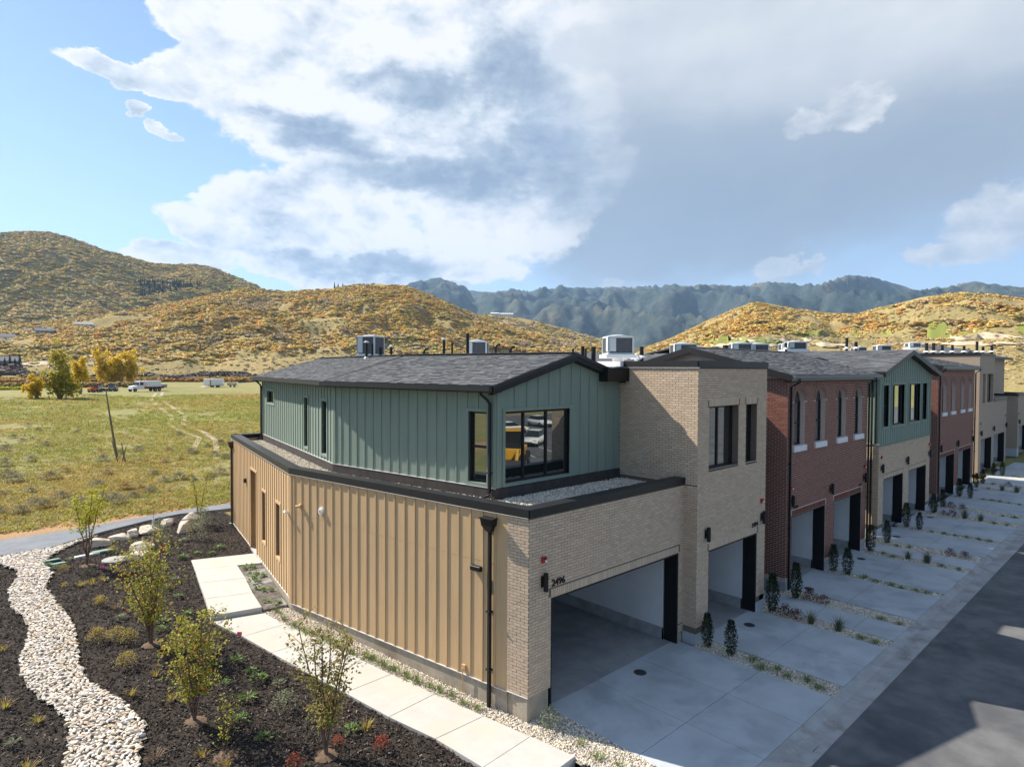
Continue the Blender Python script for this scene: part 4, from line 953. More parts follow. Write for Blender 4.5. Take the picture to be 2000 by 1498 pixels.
fd = MB(); [fd.fbox(F,a,b,-.3,-.012,-.3,.45) for a,b in ((.02,.72),(3.72,4.65),(7.78,L_-.02))]; fd.fbox(FS,.02,2.,-.3,-.012,-.3,.45); fd.build('foundation', conc_d, HG)
for a, b in hd: garage(HG, F, a, b, 2.53, thr=.3)
wo_ = [(.50,1.28,4.98,6.93),(1.82,3.70,4.98,6.94),(4.50,6.40,4.99,6.95),(6.80,7.65,5.0,6.96)]
pk = 3.98; gt_ = lambda s: 7.42+(8.48-7.42)*s/pk if s < pk else 8.48-(8.48-7.42)*(s-pk)/(L_-pk)
siding(HG, F, 0, L_, ZS+.02, 7.42, wo_, grn_s, [.32+.33*i for i in range(25)], top=(gt_,[(0,7.42),(L_,7.42),(pk,8.48)]), bw=.06)
MB().fbox(F,-.01,L_,.0,.05,ZS-.0,ZS+.018).build('drip_flashing', grn_s, HG)
siding(HG, FS, 0, 8., ZS+.14, 7.42, [], grn_s, [], corner=(True,False)); MB().fbox(FS,-.03,2.,.0,.05,ZS+.1,ZS+.135).build('drip_flashing', flash, HG)
for k_, o_ in enumerate(wo_): window(HG, F, *o_, -.08, mull=([(o_[0]+o_[1])/2-.3] if k_ in (1,2) else []), rails=([5.95] if k_ in (0,3) else []), fw_=.06)
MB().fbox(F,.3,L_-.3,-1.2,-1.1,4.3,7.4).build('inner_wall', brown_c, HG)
xl, xr, xm, yf, yb_ = GX0-.3, GX1+.75, GX0+pk, GY-.30, 15.; ze, zr = 7.55, 8.64
zr_r = ze-.02; a0, a1, b0, b1, c0, c1 = (xl,yf,ze),(xl,yb_,ze),(xm,yf,zr),(xm,yb_,zr),(xr,yf,zr_r),(xr,yb_,zr_r)
mb = MB(); roofslab(mb,[a0,b0,b1,a1]); roofslab(mb,[b0,c0,c1,b1]); roof = mb.build('roof', shin, HG)
shingles(roof, u_(a1,.004), u_(a0,.004), u_(b0,.004), u_(b1,.004), 0, exp=.16, wmin=.26, wmax=.5)
mb = MB()
for a, b in ((a0,b0),(b0,c0)): bar(mb, u_(a,.012), u_(b,.012), .035, .24, (0,-1,0))
mb.build('rake_board', mat('grey brown rake board',(.095,.085,.085),.6,.08,3.), roof)
mb = MB()
for a, b in ((a0,b0),(b0,c0)): bar(mb, u_((a[0],GY,a[2]),-.2), u_((b[0],GY,b[2]),-.2), .29, .02, (0,-1,0))
mb.build('soffit', black, roof)
mb = MB(); bar(mb, a0, a1, .12, .12, (-1,0,0)); mb.build('gutter', blackc, roof)
q = FS.p(.28,.08,0); downspout(HG, [(xl-.05,GY+.4,ze-.1),(q[0],q[1],ze-.4),(q[0],q[1],.05)], .05, straps=[(q[0],q[1],2.)])
lamp(HG, F, .35, 3.09); lamp(HG, F, 4.18, 3.1); lamp(HG, F, 8.2, 3.1); alarm(HG, F, .35, 3.6); alarm(HG, F, 8.25, 3.6)
# ================================================================== second red house, further row
H5, F5 = red_house('red_brick_townhouse', 'farther red brick townhouse with four slim arched windows, beyond the green gable', 33.4, 42.4, .25, 7.9, 8.75, [(.62,4.0),(5.0,8.36)], [1.35,3.4,5.75,7.75], 5.14, 0, side=3., yr=4.2)
MB().box(31.1,33.3,3.,3.2,0,7.6).build('entry_wall', tan_m, H5)
# far flat-roofed tan brick house and the low wing beyond it
fbr = None
def farbrick():
    mt = bpy.data.materials.new('far tan brick'); mt.use_nodes = True; n = NT(mt.node_tree)
    g = n.n('ShaderNodeNewGeometry'); s = n.n('ShaderNodeSeparateXYZ'); n.set(s.inputs[0], g.outputs['Position']); c = n.n('ShaderNodeCombineXYZ')
    n.set(c.inputs[0], n.m('ADD', s.outputs[0], s.outputs[1])); n.set(c.inputs[1], s.outputs[2])
    b = n.n('ShaderNodeTexBrick'); n.set(b.inputs['Vector'], c.outputs[0]); b.inputs['Color1'].default_value = (.42,.335,.25,1); b.inputs['Color2'].default_value = (.375,.295,.225,1); b.inputs['Mortar'].default_value = (.19,.155,.12,1)
    b.inputs['Scale'].default_value = 1.; b.inputs['Mortar Size'].default_value = .006; b.inputs['Brick Width'].default_value = .203; b.inputs['Row Height'].default_value = .0677
    p = n.n('ShaderNodeBsdfPrincipled'); n.t.links.new(b.outputs[0], p.inputs['Base Color']); p.inputs['Roughness'].default_value = .92; p.inputs['Specular IOR Level'].default_value = .15
    o = n.n('ShaderNodeOutputMaterial'); n.t.links.new(p.outputs[0], o.inputs[0]); return mt
fbr = farbrick()
H6 = thing('flat_roofed_townhouse', 'far tan brick townhouse with a tall flat-roofed block and a low wing', 'house', (52,4,0))
F = Fr((47.2,.85),(57.6,.85),-1); FS = Fr((47.2,.85),(47.2,12.),1)
op = [(.9,4.6,0,2.5),(5.5,9.7,0,2.55)]; ow = [(1.15,2.05,5.2,7.4),(2.65,4.9,5.2,7.4)]
mb = slabs(F, 0, 5.2, .0, 8.75, op+ow, -.25, 0, MB()); slabs(F, 5.2, 10.4, .0, 5.2, op, -.25, 0, mb); mb.fbox(FS,.25,11.,-.25,0,0,8.75); mb.fbox(Fr((52.4,.85),(52.4,12.),-1),.25,11.,-.25,0,5.,8.75); mb.build('brick_wall', fbr, H6)
for a, b, c, d in op: garage(H6, F, a, b, d, thr=.35)
for o_ in ow: window(H6, F, *o_, -.2, mull=([3.9] if o_[0] > 2 else []), fw_=.07)
MB().fbox(F,.3,5.,-1.4,-1.3,4.5,8.6).build('inner_wall', brown_c, H6)
cap(H6, F, -.03, 5.23, 8.75, 8.95); cap(H6, FS, 0, 11., 8.75, 8.947); cap(H6, F, 5.2, 10.43, 5.2, 5.42)
MB().box(47.4,52.2,1.,12.,8.5,8.6).build('flat_roof', tpo, H6); MB().box(52.4,57.5,1.1,4.,5.1,5.2).build('flat_roof', peb_bed, H6)
FU = Fr((52.45,3.3),(57.6,3.3),-1); siding(H6, FU, 0, 5.15, 5.4, 8.5, [], grn_s, [.4*i for i in range(1,13)])
a0, b0, c0 = (52.3,3.0,8.55),(55.,3.0,9.35),(57.9,3.0,8.5); mb = MB(); roofslab(mb,[a0,b0,(55.,13.,9.35),(52.3,13.,8.55)]); roofslab(mb,[b0,c0,(57.9,13.,8.5),(55.,13.,9.35)]); mb.build('roof', shin, H6)
mb = MB(); bar(mb, (52.3,2.98,8.57), (55.,2.98,9.37), .04, .25, (0,-1,0)); bar(mb, (55.,2.98,9.37), (57.9,2.98,8.52), .04, .25, (0,-1,0)); mb.build('rake_board', black, H6)
lamp(H6, F, .6, 3.0); lamp(H6, F, 5.0, 3.1); lamp(H6, F, 9.95, 3.1); alarm(H6, F, .6, 3.7); alarm(H6, F, 9.95, 3.9)
q = Fr((42.4,.25),(44,.25),-1).p(.3,.05,0)
H7 = thing('end_townhouse', 'farthest tan brick townhouse at the end of the street, its side wall in sun', 'house', (66,5,0))
F = Fr((63.4,.93),(74.,.93),-1); FS = Fr((63.4,.93),(63.0,12.),1)
mb = slabs(F, 0, 10.6, .55, 5.35, [(.9,5.5,0,2.55)], -.25, 0, MB()); mb.fbox(FS,.25,2.4,-.25,0,.55,5.35); mb.build('brick_wall', fbr, H7)
mb = MB(); mb.fbox(F,0,.9,-.3,-.01,-.2,.55).fbox(FS,.3,2.4,-.3,-.01,-.2,.55); mb.build('foundation', conc_d, H7); garage(H7, F, .9, 5.5, 2.55, thr=.35)
cap(H7, F, -.03, 10.6, 5.35, 5.55); cap(H7, FS, 0., 2.4, 5.35, 5.547); MB().box(63.3,74.,1.2,4.,5.1,5.2).build('flat_roof', peb_bed, H7)
MB().box(58.6,80.,4.6,12.,.0,9.1).build('brick_wall', fbr, H7)
mb = MB(); roofslab(mb,[(58.2,4.2,9.1),(82.,4.2,9.1),(82.,8.5,10.2),(58.2,8.5,10.2)]); mb.build('roof', shin, H7); MB().box(58.2,82,4.15,4.2,8.85,9.1).build('fascia', black, H7)
lamp(H7, F, .45, 3.0); alarm(H7, F, .45, 3.7)
# roofs of the rows standing behind
for k_, (xa, xb, ya, yb_, z0, z1, lb) in enumerate(((20.5,33.,14.,24.,7.6,8.75,'long grey shingled roof of a row house behind the green gable'),(34.,58.,13.,24.,8.3,9.35,'far long grey shingled roof behind the flat-roofed brick house'))):
    Hb = thing('row_house', lb, 'house', ((xa+xb)/2,(ya+yb_)/2,0)); ym = (ya+yb_)/2
    MB().box(xa+.3,xb-.3,ya+.4,yb_-.4,0,z0-.1).build('wall', fbr, Hb); mb = MB(); roofslab(mb,[(xa,ya,z0),(xb,ya,z0),(xb,ym,z1),(xa,ym,z1)]); roofslab(mb,[(xa,ym,z1),(xb,ym,z1),(xb,yb_,z0),(xa,yb_,z0)])
    rf_ = mb.build('roof', shin, Hb); mb = MB(); bar(mb,(xa,ya,z0),(xb,ya,z0),.04,.3,(0,-1,0)); mb.build('fascia', black, rf_)

# ================================================================== roof plant
ac_body = mat('condenser grille', (.055,.06,.068), .5, .15, 6., 0, 1, .5); ac_case = mat('condenser case', (.50,.54,.55), .5, .05, 3., 0, 1, .5)
wire_m = mat('dark guard wire', (.16,.17,.18), .5, 0, 1)
def condenser(loc, w_, h, rz, label, group=None):
    t = thing('air_conditioner', label, 'air conditioner', loc, group); t.rotation_euler = (0,0,0); x, y, z = loc
    def rp(a, b): return (x+a*math.cos(rz)-b*math.sin(rz), y+a*math.sin(rz)+b*math.cos(rz))
    def pr(a0,a1,b0,b1,z0,z1,nm,m_,par=t,bev=0): return MB().prism([rp(a0,b0),rp(a1,b0),rp(a1,b1),rp(a0,b1)],z+z0,z+z1).build(nm,m_,par,bevel=bev)
    k = w_/2; c = pr(-k,k,-k,k,.05,h-.06,'coil_case',ac_body); pr(-k-.02,k+.02,-k-.02,k+.02,h-.06,h,'top_panel',ac_case,t,.015); pr(-k-.02,k+.02,-k-.02,k+.02,0,.05,'base_pan',ac_case)
    for a in (-k,k):
        for b in (-k,k): pr(a-.03,a+.03,b-.03,b+.03,.05,h-.06,'corner_post',ac_case)
    for i in range(1,6):
        zz = .05+(h-.11)*i/6; pr(-k-.008,k+.008,-k-.008,k+.008,zz,zz+.008,'guard_wire',wire_m)
    for i in range(1,4):
        a = -k+2*k*i/4
        pr(a-.004,a+.004,-k-.01,k+.01,.05,h-.06,'guard_wire',wire_m); pr(-k-.01,k+.01,a-.004,a+.004,.05,h-.06,'guard_wire',wire_m)
    pr(-k-.03,-k+.25,k-.25,k+.03,.1,h-.06,'service_panel',ac_case)
    MB().lathe((x,y,z+h), [(k*.8,0),(k*.78,.03),(k*.3,.06),(.05,.065)], 18).build('fan_guard', ac_case, t)
    pr(-k-.1,k+.1,-k-.1,k+.1,-.12,-.002,'curb',tpo)
    pr(-.15,.15,-.15,.15,-.9,-.12,'stand',tpo)
    return t
gr = 'air conditioners on the flat roofs'
condenser((8.05,3.85,8.12), .84, .62, .9, 'large air conditioner on a white curb right behind the tan tower', gr)
condenser((4.7,14.5,8.16), .8, .82, .5, 'air conditioner with a white side panel behind the far end of the green roof', gr)
condenser((8.6,12.0,8.1), .86, .72, .75, 'air conditioner behind the middle of the green roof ridge', gr)
condenser((15.9,6.15,8.32), .95, .46, .8, 'air conditioner just behind the gable peak of the red house', gr)
for i, (px, py, pz, lb) in enumerate(((18.9,4.95,8.45,'left one of two air conditioners on the red house roof'),(20.2,4.75,8.45,'right one of two air conditioners on the red house roof'),(24.2,4.6,8.68,'low air conditioner behind the green gable roof'),(28.,6.6,8.75,'wide low air conditioner farther behind the green gable roof'),(40.,5.2,8.95,'air conditioner with two pipes in front, beyond the second red house'),(47.,9.,9.1,'air conditioner in the middle of the far flat roofs'),(52.,6.4,9.55,'rightmost air conditioner on the far flat roofs'))):
    condenser((px,py,pz), .85, .42, .7, lb, gr)
def vent(loc, h, r_, label, hat=False, bend=False):
    x, y, z = loc; t = thing('vent_pipe', label, 'vent pipe', loc, 'vent pipes on the roofs')
    if bend: MB().tube([(x,y,z-.6),(x,y,z+h*.6),(x+.04,y-.03,z+h*.85),(x+.14,y-.1,z+h)], r_, 8).build('pipe', black, t)
    else: MB().tube([(x,y,z-.6),(x,y,z+h)], r_, 8).build('pipe', black, t)
    if hat: MB().lathe((x,y,z+h), [(r_*.9,-.02),(r_*2.2,.0),(r_*2.2,.02),(r_*.5,.07)], 10).build('cap', steel, t)
    MB().lathe((x,y,z-.1), [(r_*2.4,-.05),(r_*1.2,.05)], 10).build('collar', tpo, t)
VENTS = [(3.08,12.07,8.10,0.49,1,0,0.05),(3.27,11.96,8.11,0.45,0,0,0.045),(3.53,11.80,8.11,0.30,0,0,0.075),(3.88,11.58,8.11,0.32,1,0,0.05),(4.93,10.88,8.12,0.26,0,1,0.05),(4.96,9.63,8.15,0.54,1,0,0.055),(5.20,9.44,8.15,0.43,0,0,0.04),(5.03,8.30,8.13,0.76,0,0,0.06),(6.47,8.39,8.16,0.39,0,1,0.05),(6.88,8.01,8.16,0.29,0,1,0.06),(5.53,3.67,8.08,0.18,0,0,0.04),(4.97,2.79,7.96,0.34,0,0,0.055),(6.56,4.02,7.99,0.30,0,0,0.04),(5.18,2.55,7.85,0.44,0,0,0.07),(13.38,6.64,8.27,0.33,0,0,0.09),(16.96,4.65,8.54,0.18,0,0,0.12),(23.55,4.80,8.84,0.21,0,0,0.06),(28.35,3.49,8.97,0.46,0,0,0.07),(28.50,3.06,8.97,0.23,0,0,0.08),(50.78,5.11,9.29,0.59,0,0,0.12),(50.82,4.63,9.29,0.59,0,0,0.12),(51.02,4.06,9.28,0.41,0,0,0.1),(53.12,3.83,9.33,0.42,0,0,0.1),(53.28,3.06,9.32,0.34,0,0,0.1),(53.44,2.22,9.31,0.71,0,0,0.1),(53.52,1.83,9.30,0.29,0,0,0.1),(55.59,1.61,9.35,0.30,0,0,0.1)]
VL = ['capped vent pipe in front of the far left air conditioner','thin vent pipe beside the capped one at the far left air conditioner','short thick vent pipe right of the far left air conditioner','short capped vent pipe standing alone on the left roof ridge','bent vent pipe in the middle of the left roof ridge','tall capped vent pipe left of the black flue','thin black rod between capped vent and tall flue','tallest black flue pipe on the ridge, before an air conditioner','bent vent just right of the ridge air conditioner','low curved vent nearest the gable peak on the left','stub vent right at the gable peak','left one of the vents right of the gable peak','slim vent between two black pipes right of the gable peak','thick black pipe rising right of the gable peak','dark vent on the flat roof behind the white membrane','stub vent at the left of the red roof ridge','small vent on the red roof ridge, right part','tall thin vent behind the green gable roof','short vent beside the tall one behind the green gable','left one of a pair of vents on the far roofs','right one of a pair of vents on the far roofs']+['%s vent pipe in the row on the far right roofs' % ORD[i] for i in range(8)]
for i, (x,y,z,h,ht,bd,r_) in enumerate(VENTS): vent((x,y,z), h, r_, VL[i], ht, bd)
# white hoods on the membrane roof behind the tower
for i, (x,y) in enumerate(((9.3,4.6),(9.75,4.3))):
    t = thing('roof_hood', ('left' if i == 0 else 'right')+' one of two white bonnet hoods on the flat roof behind the tower', 'roof vent', (x,y,7.9), 'white hoods'); MB().tube([(x,y,7.4),(x,y,8.02)], .07, 10).build('pipe', tpo, t)
    MB().lathe((x,y,8.0), [(.22,0),(.18,.04),(.09,.14),(.03,.2)], 12).build('bonnet', tpo, t); MB().tube([(x,y,8.03),(x+.3,y+.05,7.99)], .03, 6).build('arm', tpo, t)

# ------------------------------------------------------------------ planting
lf_y = leafmat('sapling leaves', [(0,(.44,.40,.05)),(.3,(.34,.36,.055)),(.55,(.25,.31,.06)),(.78,(.48,.40,.06)),(.92,(.50,.30,.055)),(.97,(.48,.12,.04)),(1,(.44,.41,.07))])
lf_g = leafmat('sapling leaves bright', [(0,(.50,.47,.04)),(.4,(.40,.43,.05)),(.8,(.58,.50,.04)),(1,(.34,.39,.07))])
lf_r = leafmat('sapling leaves mixed', [(0,(.24,.26,.06)),(.35,(.32,.32,.07)),(.65,(.36,.29,.08)),(.8,(.24,.18,.10)),(.92,(.42,.20,.07)),(1,(.20,.23,.07))])
lf_green = leafmat('green leaves', [(0,(.11,.20,.045)),(.5,(.17,.27,.07)),(1,(.25,.33,.11))])
lf_grey = leafmat('grey green leaves', [(0,(.19,.22,.13)),(.5,(.25,.28,.16)),(1,(.32,.32,.20))])
lf_dark = leafmat('dark evergreen leaves', [(0,(.018,.034,.015)),(.5,(.028,.05,.02)),(1,(.045,.068,.026))], .1)
lf_red = leafmat('red leaves', [(0,(.30,.035,.02)),(.5,(.38,.07,.03)),(1,(.28,.11,.05))])
lf_barb = leafmat('barberry leaves', [(0,(.075,.02,.02)),(.5,(.12,.03,.025)),(1,(.16,.05,.03))])
lf_gold = leafmat('gold feathery leaves', [(0,(.44,.36,.07)),(.5,(.35,.34,.07)),(.8,(.48,.32,.09)),(1,(.44,.25,.10))])
lf_dry = leafmat('dry stems', [(0,(.30,.20,.12)),(.5,(.36,.26,.16)),(1,(.25,.17,.10))], .2)
lf_tuft = leafmat('tuft blades', [(0,(.14,.20,.07)),(.5,(.20,.26,.10)),(1,(.27,.30,.11))], .25)
lf_orn = leafmat('ornamental blades', [(0,(.08,.11,.05)),(.5,(.11,.14,.06)),(1,(.16,.17,.08))], .25)
bark = mat('grey brown bark', (.19,.15,.115), .9, .25, 12., .004, 40.); bark2 = mat('thin red brown twigs', (.15,.095,.065), .85, .2, 12.)
def sapling(label, loc, h, spread_, nleaf, lsize, lm, seed, stems=4, base=.22, shape=1., clump=None, group='young trees in the mulch bed'):
    r = random.Random(seed); t = thing('young_tree', label, 'tree', loc, group); x, y, z = loc; tk = MB(); cr = MB(); tips = []
    for s in range(stems):
        a = 6.283*s/stems+r.uniform(-.4,.4); hh = h*r.uniform(.72,1.); sp_ = spread_*r.uniform(.25,.8); p = Vector((x+r.uniform(-.03,.03),y+r.uniform(-.03,.03),z-.05)); pts = [p.copy()]
        for k in range(1,8):
            f = k/7; pts.append(Vector((x+math.cos(a)*sp_*f**1.2+r.uniform(-.03,.03), y+math.sin(a)*sp_*f**1.2+r.uniform(-.03,.03), z+hh*f)))
        tk.tube(pts, [.022*(1-.8*k/7)*h/2.4+.003 for k in range(8)], 5)
        for k in range(2,8):
            for _ in range(3 if k < 7 else 2):
                b = r.uniform(0,6.283); ln = spread_*r.uniform(.25,.6)*(1.15-abs(k/7-.6))*shape; q = pts[k]; e_ = q+Vector((math.cos(b)*ln, math.sin(b)*ln, ln*r.uniform(.3,1.)))
                tk.tube([q, q.lerp(e_,.5)+Vector((0,0,.03)), e_], [.006,.004,.002], 4, False); tips.append((q,e_))
    tips = [q for q in tips if q[1].z > z+h*base] or tips
    for _ in range(nleaf):
        q, e_ = r.choice(tips); f = r.uniform(.15,1.08); c = q.lerp(e_, f)+Vector((r.gauss(0,.06),r.gauss(0,.06),r.gauss(0,.06)))
        d = Vector((r.uniform(-1,1),r.uniform(-1,1),r.uniform(-1.1,.5))); leaf(cr, c, d, Vector((r.uniform(-.6,.6),r.uniform(-.6,.6),1)), lsize*r.uniform(.65,1.25), lsize*r.uniform(.5,.8))
    tk.build('trunk', bark2, t); cr.build('crown', lm, t)
    MB().lathe((x,y,z-.06), [(.26,-.02),(.24,.05),(.12,.09),(.04,.10)], 11).build('root_mound', mat('root ball soil',(.13,.085,.055),.95,.3,20.,.01,30.), t)
    return t
def P3(x, y, dz=-.02): return (x, y, zg(y)+dz)
sapling('bright yellow young tree beside the footpath', P3(-5.27,16.84), 2.75, .75, 950, .10, lf_g, 1, 4, .5)
sapling('bushy yellow-green young tree in the middle of the mulch bed', P3(-5.13,8.89), 2.75, 1.05, 1900, .085, lf_y, 2, 7, .12)
sapling('yellow-green young tree nearest the pebble creek', P3(-5.34,4.59), 2.45, .85, 1700, .08, lf_y, 3, 5, .06)
sapling('taller thin young tree with brownish leaves, nearest the camera by the walk', P3(-3.76,1.81), 2.8, .8, 1700, .075, lf_r, 4, 6, .16)
sapling('thin leafy young tree near the far end of the footpath', P3(-.45,20.6), 2.3, .6, 420, .075, lf_g, 5, 3, .3)
sapling('small sparse sapling at the bottom of the mulch bed', P3(-5.25,3.03), 1.1, .32, 130, .06, lf_g, 6, 2, .3)
# red twig inside the near tree
def plant_leafy(seed, n=26, h=.22, w_=.3, lm=None, ls=.10):
    r = random.Random(seed); mb = MB()
    for _ in range(n):
        a = r.uniform(0,6.283); k = r.uniform(.1,1); d = Vector((math.cos(a),math.sin(a),r.uniform(.1,1.1))); c = Vector((math.cos(a)*w_*.35*k, math.sin(a)*w_*.35*k, h*.3*(1-k)+.02)); leaf(mb, c, d, Vector((0,0,1)), ls*r.uniform(.8,1.4), ls*.45)
    return mb.mesh('leaves', lm)
def plant_shrub(seed, n=140, h=.5, w_=.5, lm=None, ls=.05):
    r = random.Random(seed); mb = MB()
    for _ in range(n):
        a = r.uniform(0,6.283); ph = r.uniform(0,1.5); k = r.uniform(.35,1)**.6; c = Vector((math.cos(a)*math.cos(ph)*w_*.5*k, math.sin(a)*math.cos(ph)*w_*.5*k, .05+math.sin(ph)*h*k)); leaf(mb, c, Vector((r.uniform(-1,1),r.uniform(-1,1),r.uniform(-.4,1))), Vector((0,.3,1)), ls*r.uniform(.7,1.3), ls*.6)
    for _ in range(8): a = r.uniform(0,6.283); mb.tube([(0,0,0),(math.cos(a)*w_*.3,math.sin(a)*w_*.3,h*.7)], .004, 3, False)
    return mb.mesh('leaves', lm)
def plant_upright(seed, h=1.25, w_=.36):
    r = random.Random(seed); mb = MB()
    for _ in range(1150):
        z = r.random()**.85*h; prof = w_*.5*(.55+.75*math.sin(min(1,z/h*1.15)*2.6))*(1-.55*(z/h)**3); a = r.uniform(0,6.283); k = r.uniform(.35,1.05); c = Vector((math.cos(a)*prof*k, math.sin(a)*prof*k, .05+z)); leaf(mb, c, Vector((math.cos(a)*.7,math.sin(a)*.7,r.uniform(.1,1.2))), Vector((r.uniform(-.5,.5),.2,1)), .07*r.uniform(.7,1.3), .045)
    return mb.mesh('leaves', lf_dark)
def stem_mesh(h, r_=.012):
    mb = MB(); mb.tube([(0,0,-.05),(.01,0,h*.5),(0,.01,h)], [r_,r_*.8,r_*.4], 5); return mb.mesh('stem', bark)
def tuft_mesh(seed, n, h, sp_, w_, lm, lean=.9): 
    mb = MB(); blades(mb, (0,0,0), n, h, sp_, w_, random.Random(seed), lean); return mb.mesh('blades', lm)
M_leafy = [plant_leafy(10+i, 30, .2, .34, lf_green, .115) for i in range(4)]; M_gleafy = [plant_leafy(20+i, 26, .2, .32, lf_grey, .11) for i in range(2)]
M_tuft = [tuft_mesh(30+i, 90, .17, .42, .006, lf_tuft, 1.1) for i in range(4)]; M_ytuft = [tuft_mesh(40+i, 34, .2, .3, .008, lf_gold, 1.0) for i in range(3)]
M_dry = [tuft_mesh(50+i, 60, .22, .4, .005, lf_dry, 1.2) for i in range(2)]; M_gold = [plant_shrub(60+i, 330, .36, .62, lf_gold, .045) for i in range(3)]
M_red = [plant_shrub(70+i, 150, .26, .42, lf_red, .05) for i in range(2)]; M_barb = [plant_shrub(80+i, 220, .28, .5, lf_barb, .05) for i in range(3)]
M_up = [plant_upright(90+i) for i in range(4)]; M_orn = [tuft_mesh(95+i, 110, .55, .3, .007, lf_orn, .45) for i in range(3)]
M_shrub = [plant_shrub(110+i, 420, .85, .9, lf_grey, .06) for i in range(2)]; M_gshrub = [plant_shrub(120+i, 240, .4, .6, lf_grey, .05) for i in range(2)]
M_mound = [plant_shrub(130+i, 240, .16, .4, lf_dark, .035) for i in range(1)]; M_stem = stem_mesh(1.0); M_stem_s = stem_mesh(.3, .006)
def dedupe(L, d=.28):
    o = []
    for q in L:
        if all(math.hypot(q[0]-p[0],q[1]-p[1]) > d for p in o): o.append(q)
    return o
def plants(name, cat, L, meshes, lab, group, sc_=1., stem=None, order='near', dz=-.015, names=None, zf=None):
    L = dedupe(L); 
    L.sort(key=(lambda q: math.hypot(q[0]-CAM.x,q[1]-CAM.y)) if order == 'near' else order)
    for i, (x,y) in enumerate(L):
        z = (zf(y) if zf else zg(y))+dz; lb = names[i] if names else lab % (ORD[i] if i < len(ORD) else str(i+1)+'th')
        if stem:
            t = thing(name, lb, cat, (x,y,z), group); k = sc_*rnd.uniform(.85,1.12)
            inst('foliage', meshes[i % len(meshes)], (x,y,z), t, rz=rnd.uniform(0,6.28), scale=(k,k,k*rnd.uniform(.9,1.15))); inst('stem', stem, (x,y,z), t, scale=k)
        else:
            o = inst(name, meshes[i % len(meshes)], (x,y,z), None, rz=rnd.uniform(0,6.28), scale=sc_*rnd.uniform(.8,1.2)); tag(o, lb, cat, group)
LEAFY = [(-3.87,10.23),(-4.11,9.21),(-3.96,7.47),(-3.74,6.60),(-3.66,5.85),(-3.70,5.40),(-4.37,5.63),(-4.19,4.72),(-4.62,3.98),(-4.48,3.05),(-4.70,9.61),(-4.57,10.17),(-2.51,15.61),(-1.96,15.76),(-1.54,15.49),(-1.11,15.94),(-3.34,13.41),(-3.69,11.80),(-3.80,12.72),(-3.43,4.86),(-3.05,2.14),(-1.83,17.94),(-8.24,6.01)]
plants('leafy_perennial', 'plant', LEAFY, M_leafy+M_gleafy, 'low green leafy perennial in the mulch right of the creek, %s nearest the viewer', 'leafy perennials in the mulch')
plants('leafy_perennial', 'plant', [(-5.38,11.11),(-6.33,17.65),(-6.12,17.15),(-5.62,17.96)], M_gleafy, 'small grey-green rosette near the valve lids, %s nearest the viewer', 'rosettes near the valve lids')
plants('leafy_perennial', 'plant', [(-1.08,12.98),(-.90,12.78),(-1.25,12.19),(-1.10,11.93),(-1.47,11.47),(-1.56,10.82),(-1.39,10.50),(-1.83,9.61),(-1.64,9.30)], M_leafy, 'green leafy plant in the planter between raised walk and wall, %s nearest', 'plants in the wall planter', 1.15, dz=.0)
plants('grass_tuft', 'plant', [(-5.46,7.10),(-5.50,5.76),(-6.09,6.52),(-5.58,3.29),(-5.35,2.63),(-5.59,12.88),(-4.74,13.62),(-5.47,14.61),(-5.79,14.66),(-5.16,14.87),(-6.21,14.95),(-2.75,2.05)], M_ytuft, 'small yellowish grass tuft right of the pebble creek, %s nearest the viewer', 'yellowish tufts right of the creek')
plants('grass_tuft', 'plant', [(-8.04,10.86),(-8.24,7.68),(-7.79,6.59),(-8.13,4.89)], M_ytuft, 'small yellowish grass tuft left of the pebble creek, %s nearest the viewer', 'yellowish tufts left of the creek')
plants('dry_tuft', 'plant', [(-6.29,3.80),(-5.39,2.80),(-5.35,12.04)], M_dry, 'dry tan tuft in the mulch, %s nearest the viewer', 'dry tufts in the mulch')
plants('feathery_shrub', 'shrub', [(-5.87,8.03),(-5.55,9.41),(-5.76,9.71),(-6.15,9.96),(-5.99,16.58),(-5.61,12.58),(-4.27,18.03)], M_gold, 'golden feathery low shrub in the mulch, %s nearest the viewer', 'golden feathery shrubs', .8)
plants('red_groundcover', 'plant', [(-4.59,14.35),(-2.87,16.69),(-2.85,1.24),(-4.41,1.80)], M_red, 'low red-leaved plant in the mulch, %s nearest the viewer', 'red plants in the mulch', 1.0, M_stem_s)
plants('red_groundcover', 'plant', [(-3.45,1.95)], M_red, '', None, .8, M_stem_s, names=['bright red leafy plant at the foot of the nearest young tree'])
plants('green_mound', 'plant', [(-2.95,17.14),(-5.39,15.76)], M_mound, 'dark green rounded cushion plant in the mulch, %s nearest the viewer', 'cushion plants')
plants('shrub', 'shrub', [(-2.57,18.40),(-1.34,17.91),(-.59,19.68)], M_shrub, 'loose grey-green shrub at the back of the mulch bed, %s nearest', 'shrubs at the back of the bed', 1.1, M_stem_s)
plants('shrub', 'shrub', [(-3.73,3.83)], M_gshrub, '', None, 1., M_stem_s, names=['grey-green dishevelled shrub left of the nearest young tree'])
plants('shrub', 'shrub', [(.20,-.48)], M_gshrub, '', None, 1., M_stem_s, names=['wild grey-green shrub in the pebbles at the brick pier'], zf=lambda y: -.02)
plants('grass_tuft', 'plant', [(-1.81,8.78),(-1.90,8.19),(-1.84,7.57),(-1.76,7.10),(-1.67,6.79),(-1.54,6.46),(-1.52,6.13),(-1.46,5.79),(-1.39,5.44),(-1.33,5.13),(-1.18,4.75),(-1.12,4.45),(-1.08,4.03),(-1.01,3.66),(-.94,3.25),(-.86,2.93),(-.77,2.51),(-.74,2.19),(-.61,1.87),(-.61,1.45),(-.51,1.08)], M_tuft, 'small green tuft in the pebbles along the tan wall, %s from the pier', 'tufts along the tan wall', .95, dz=.0)
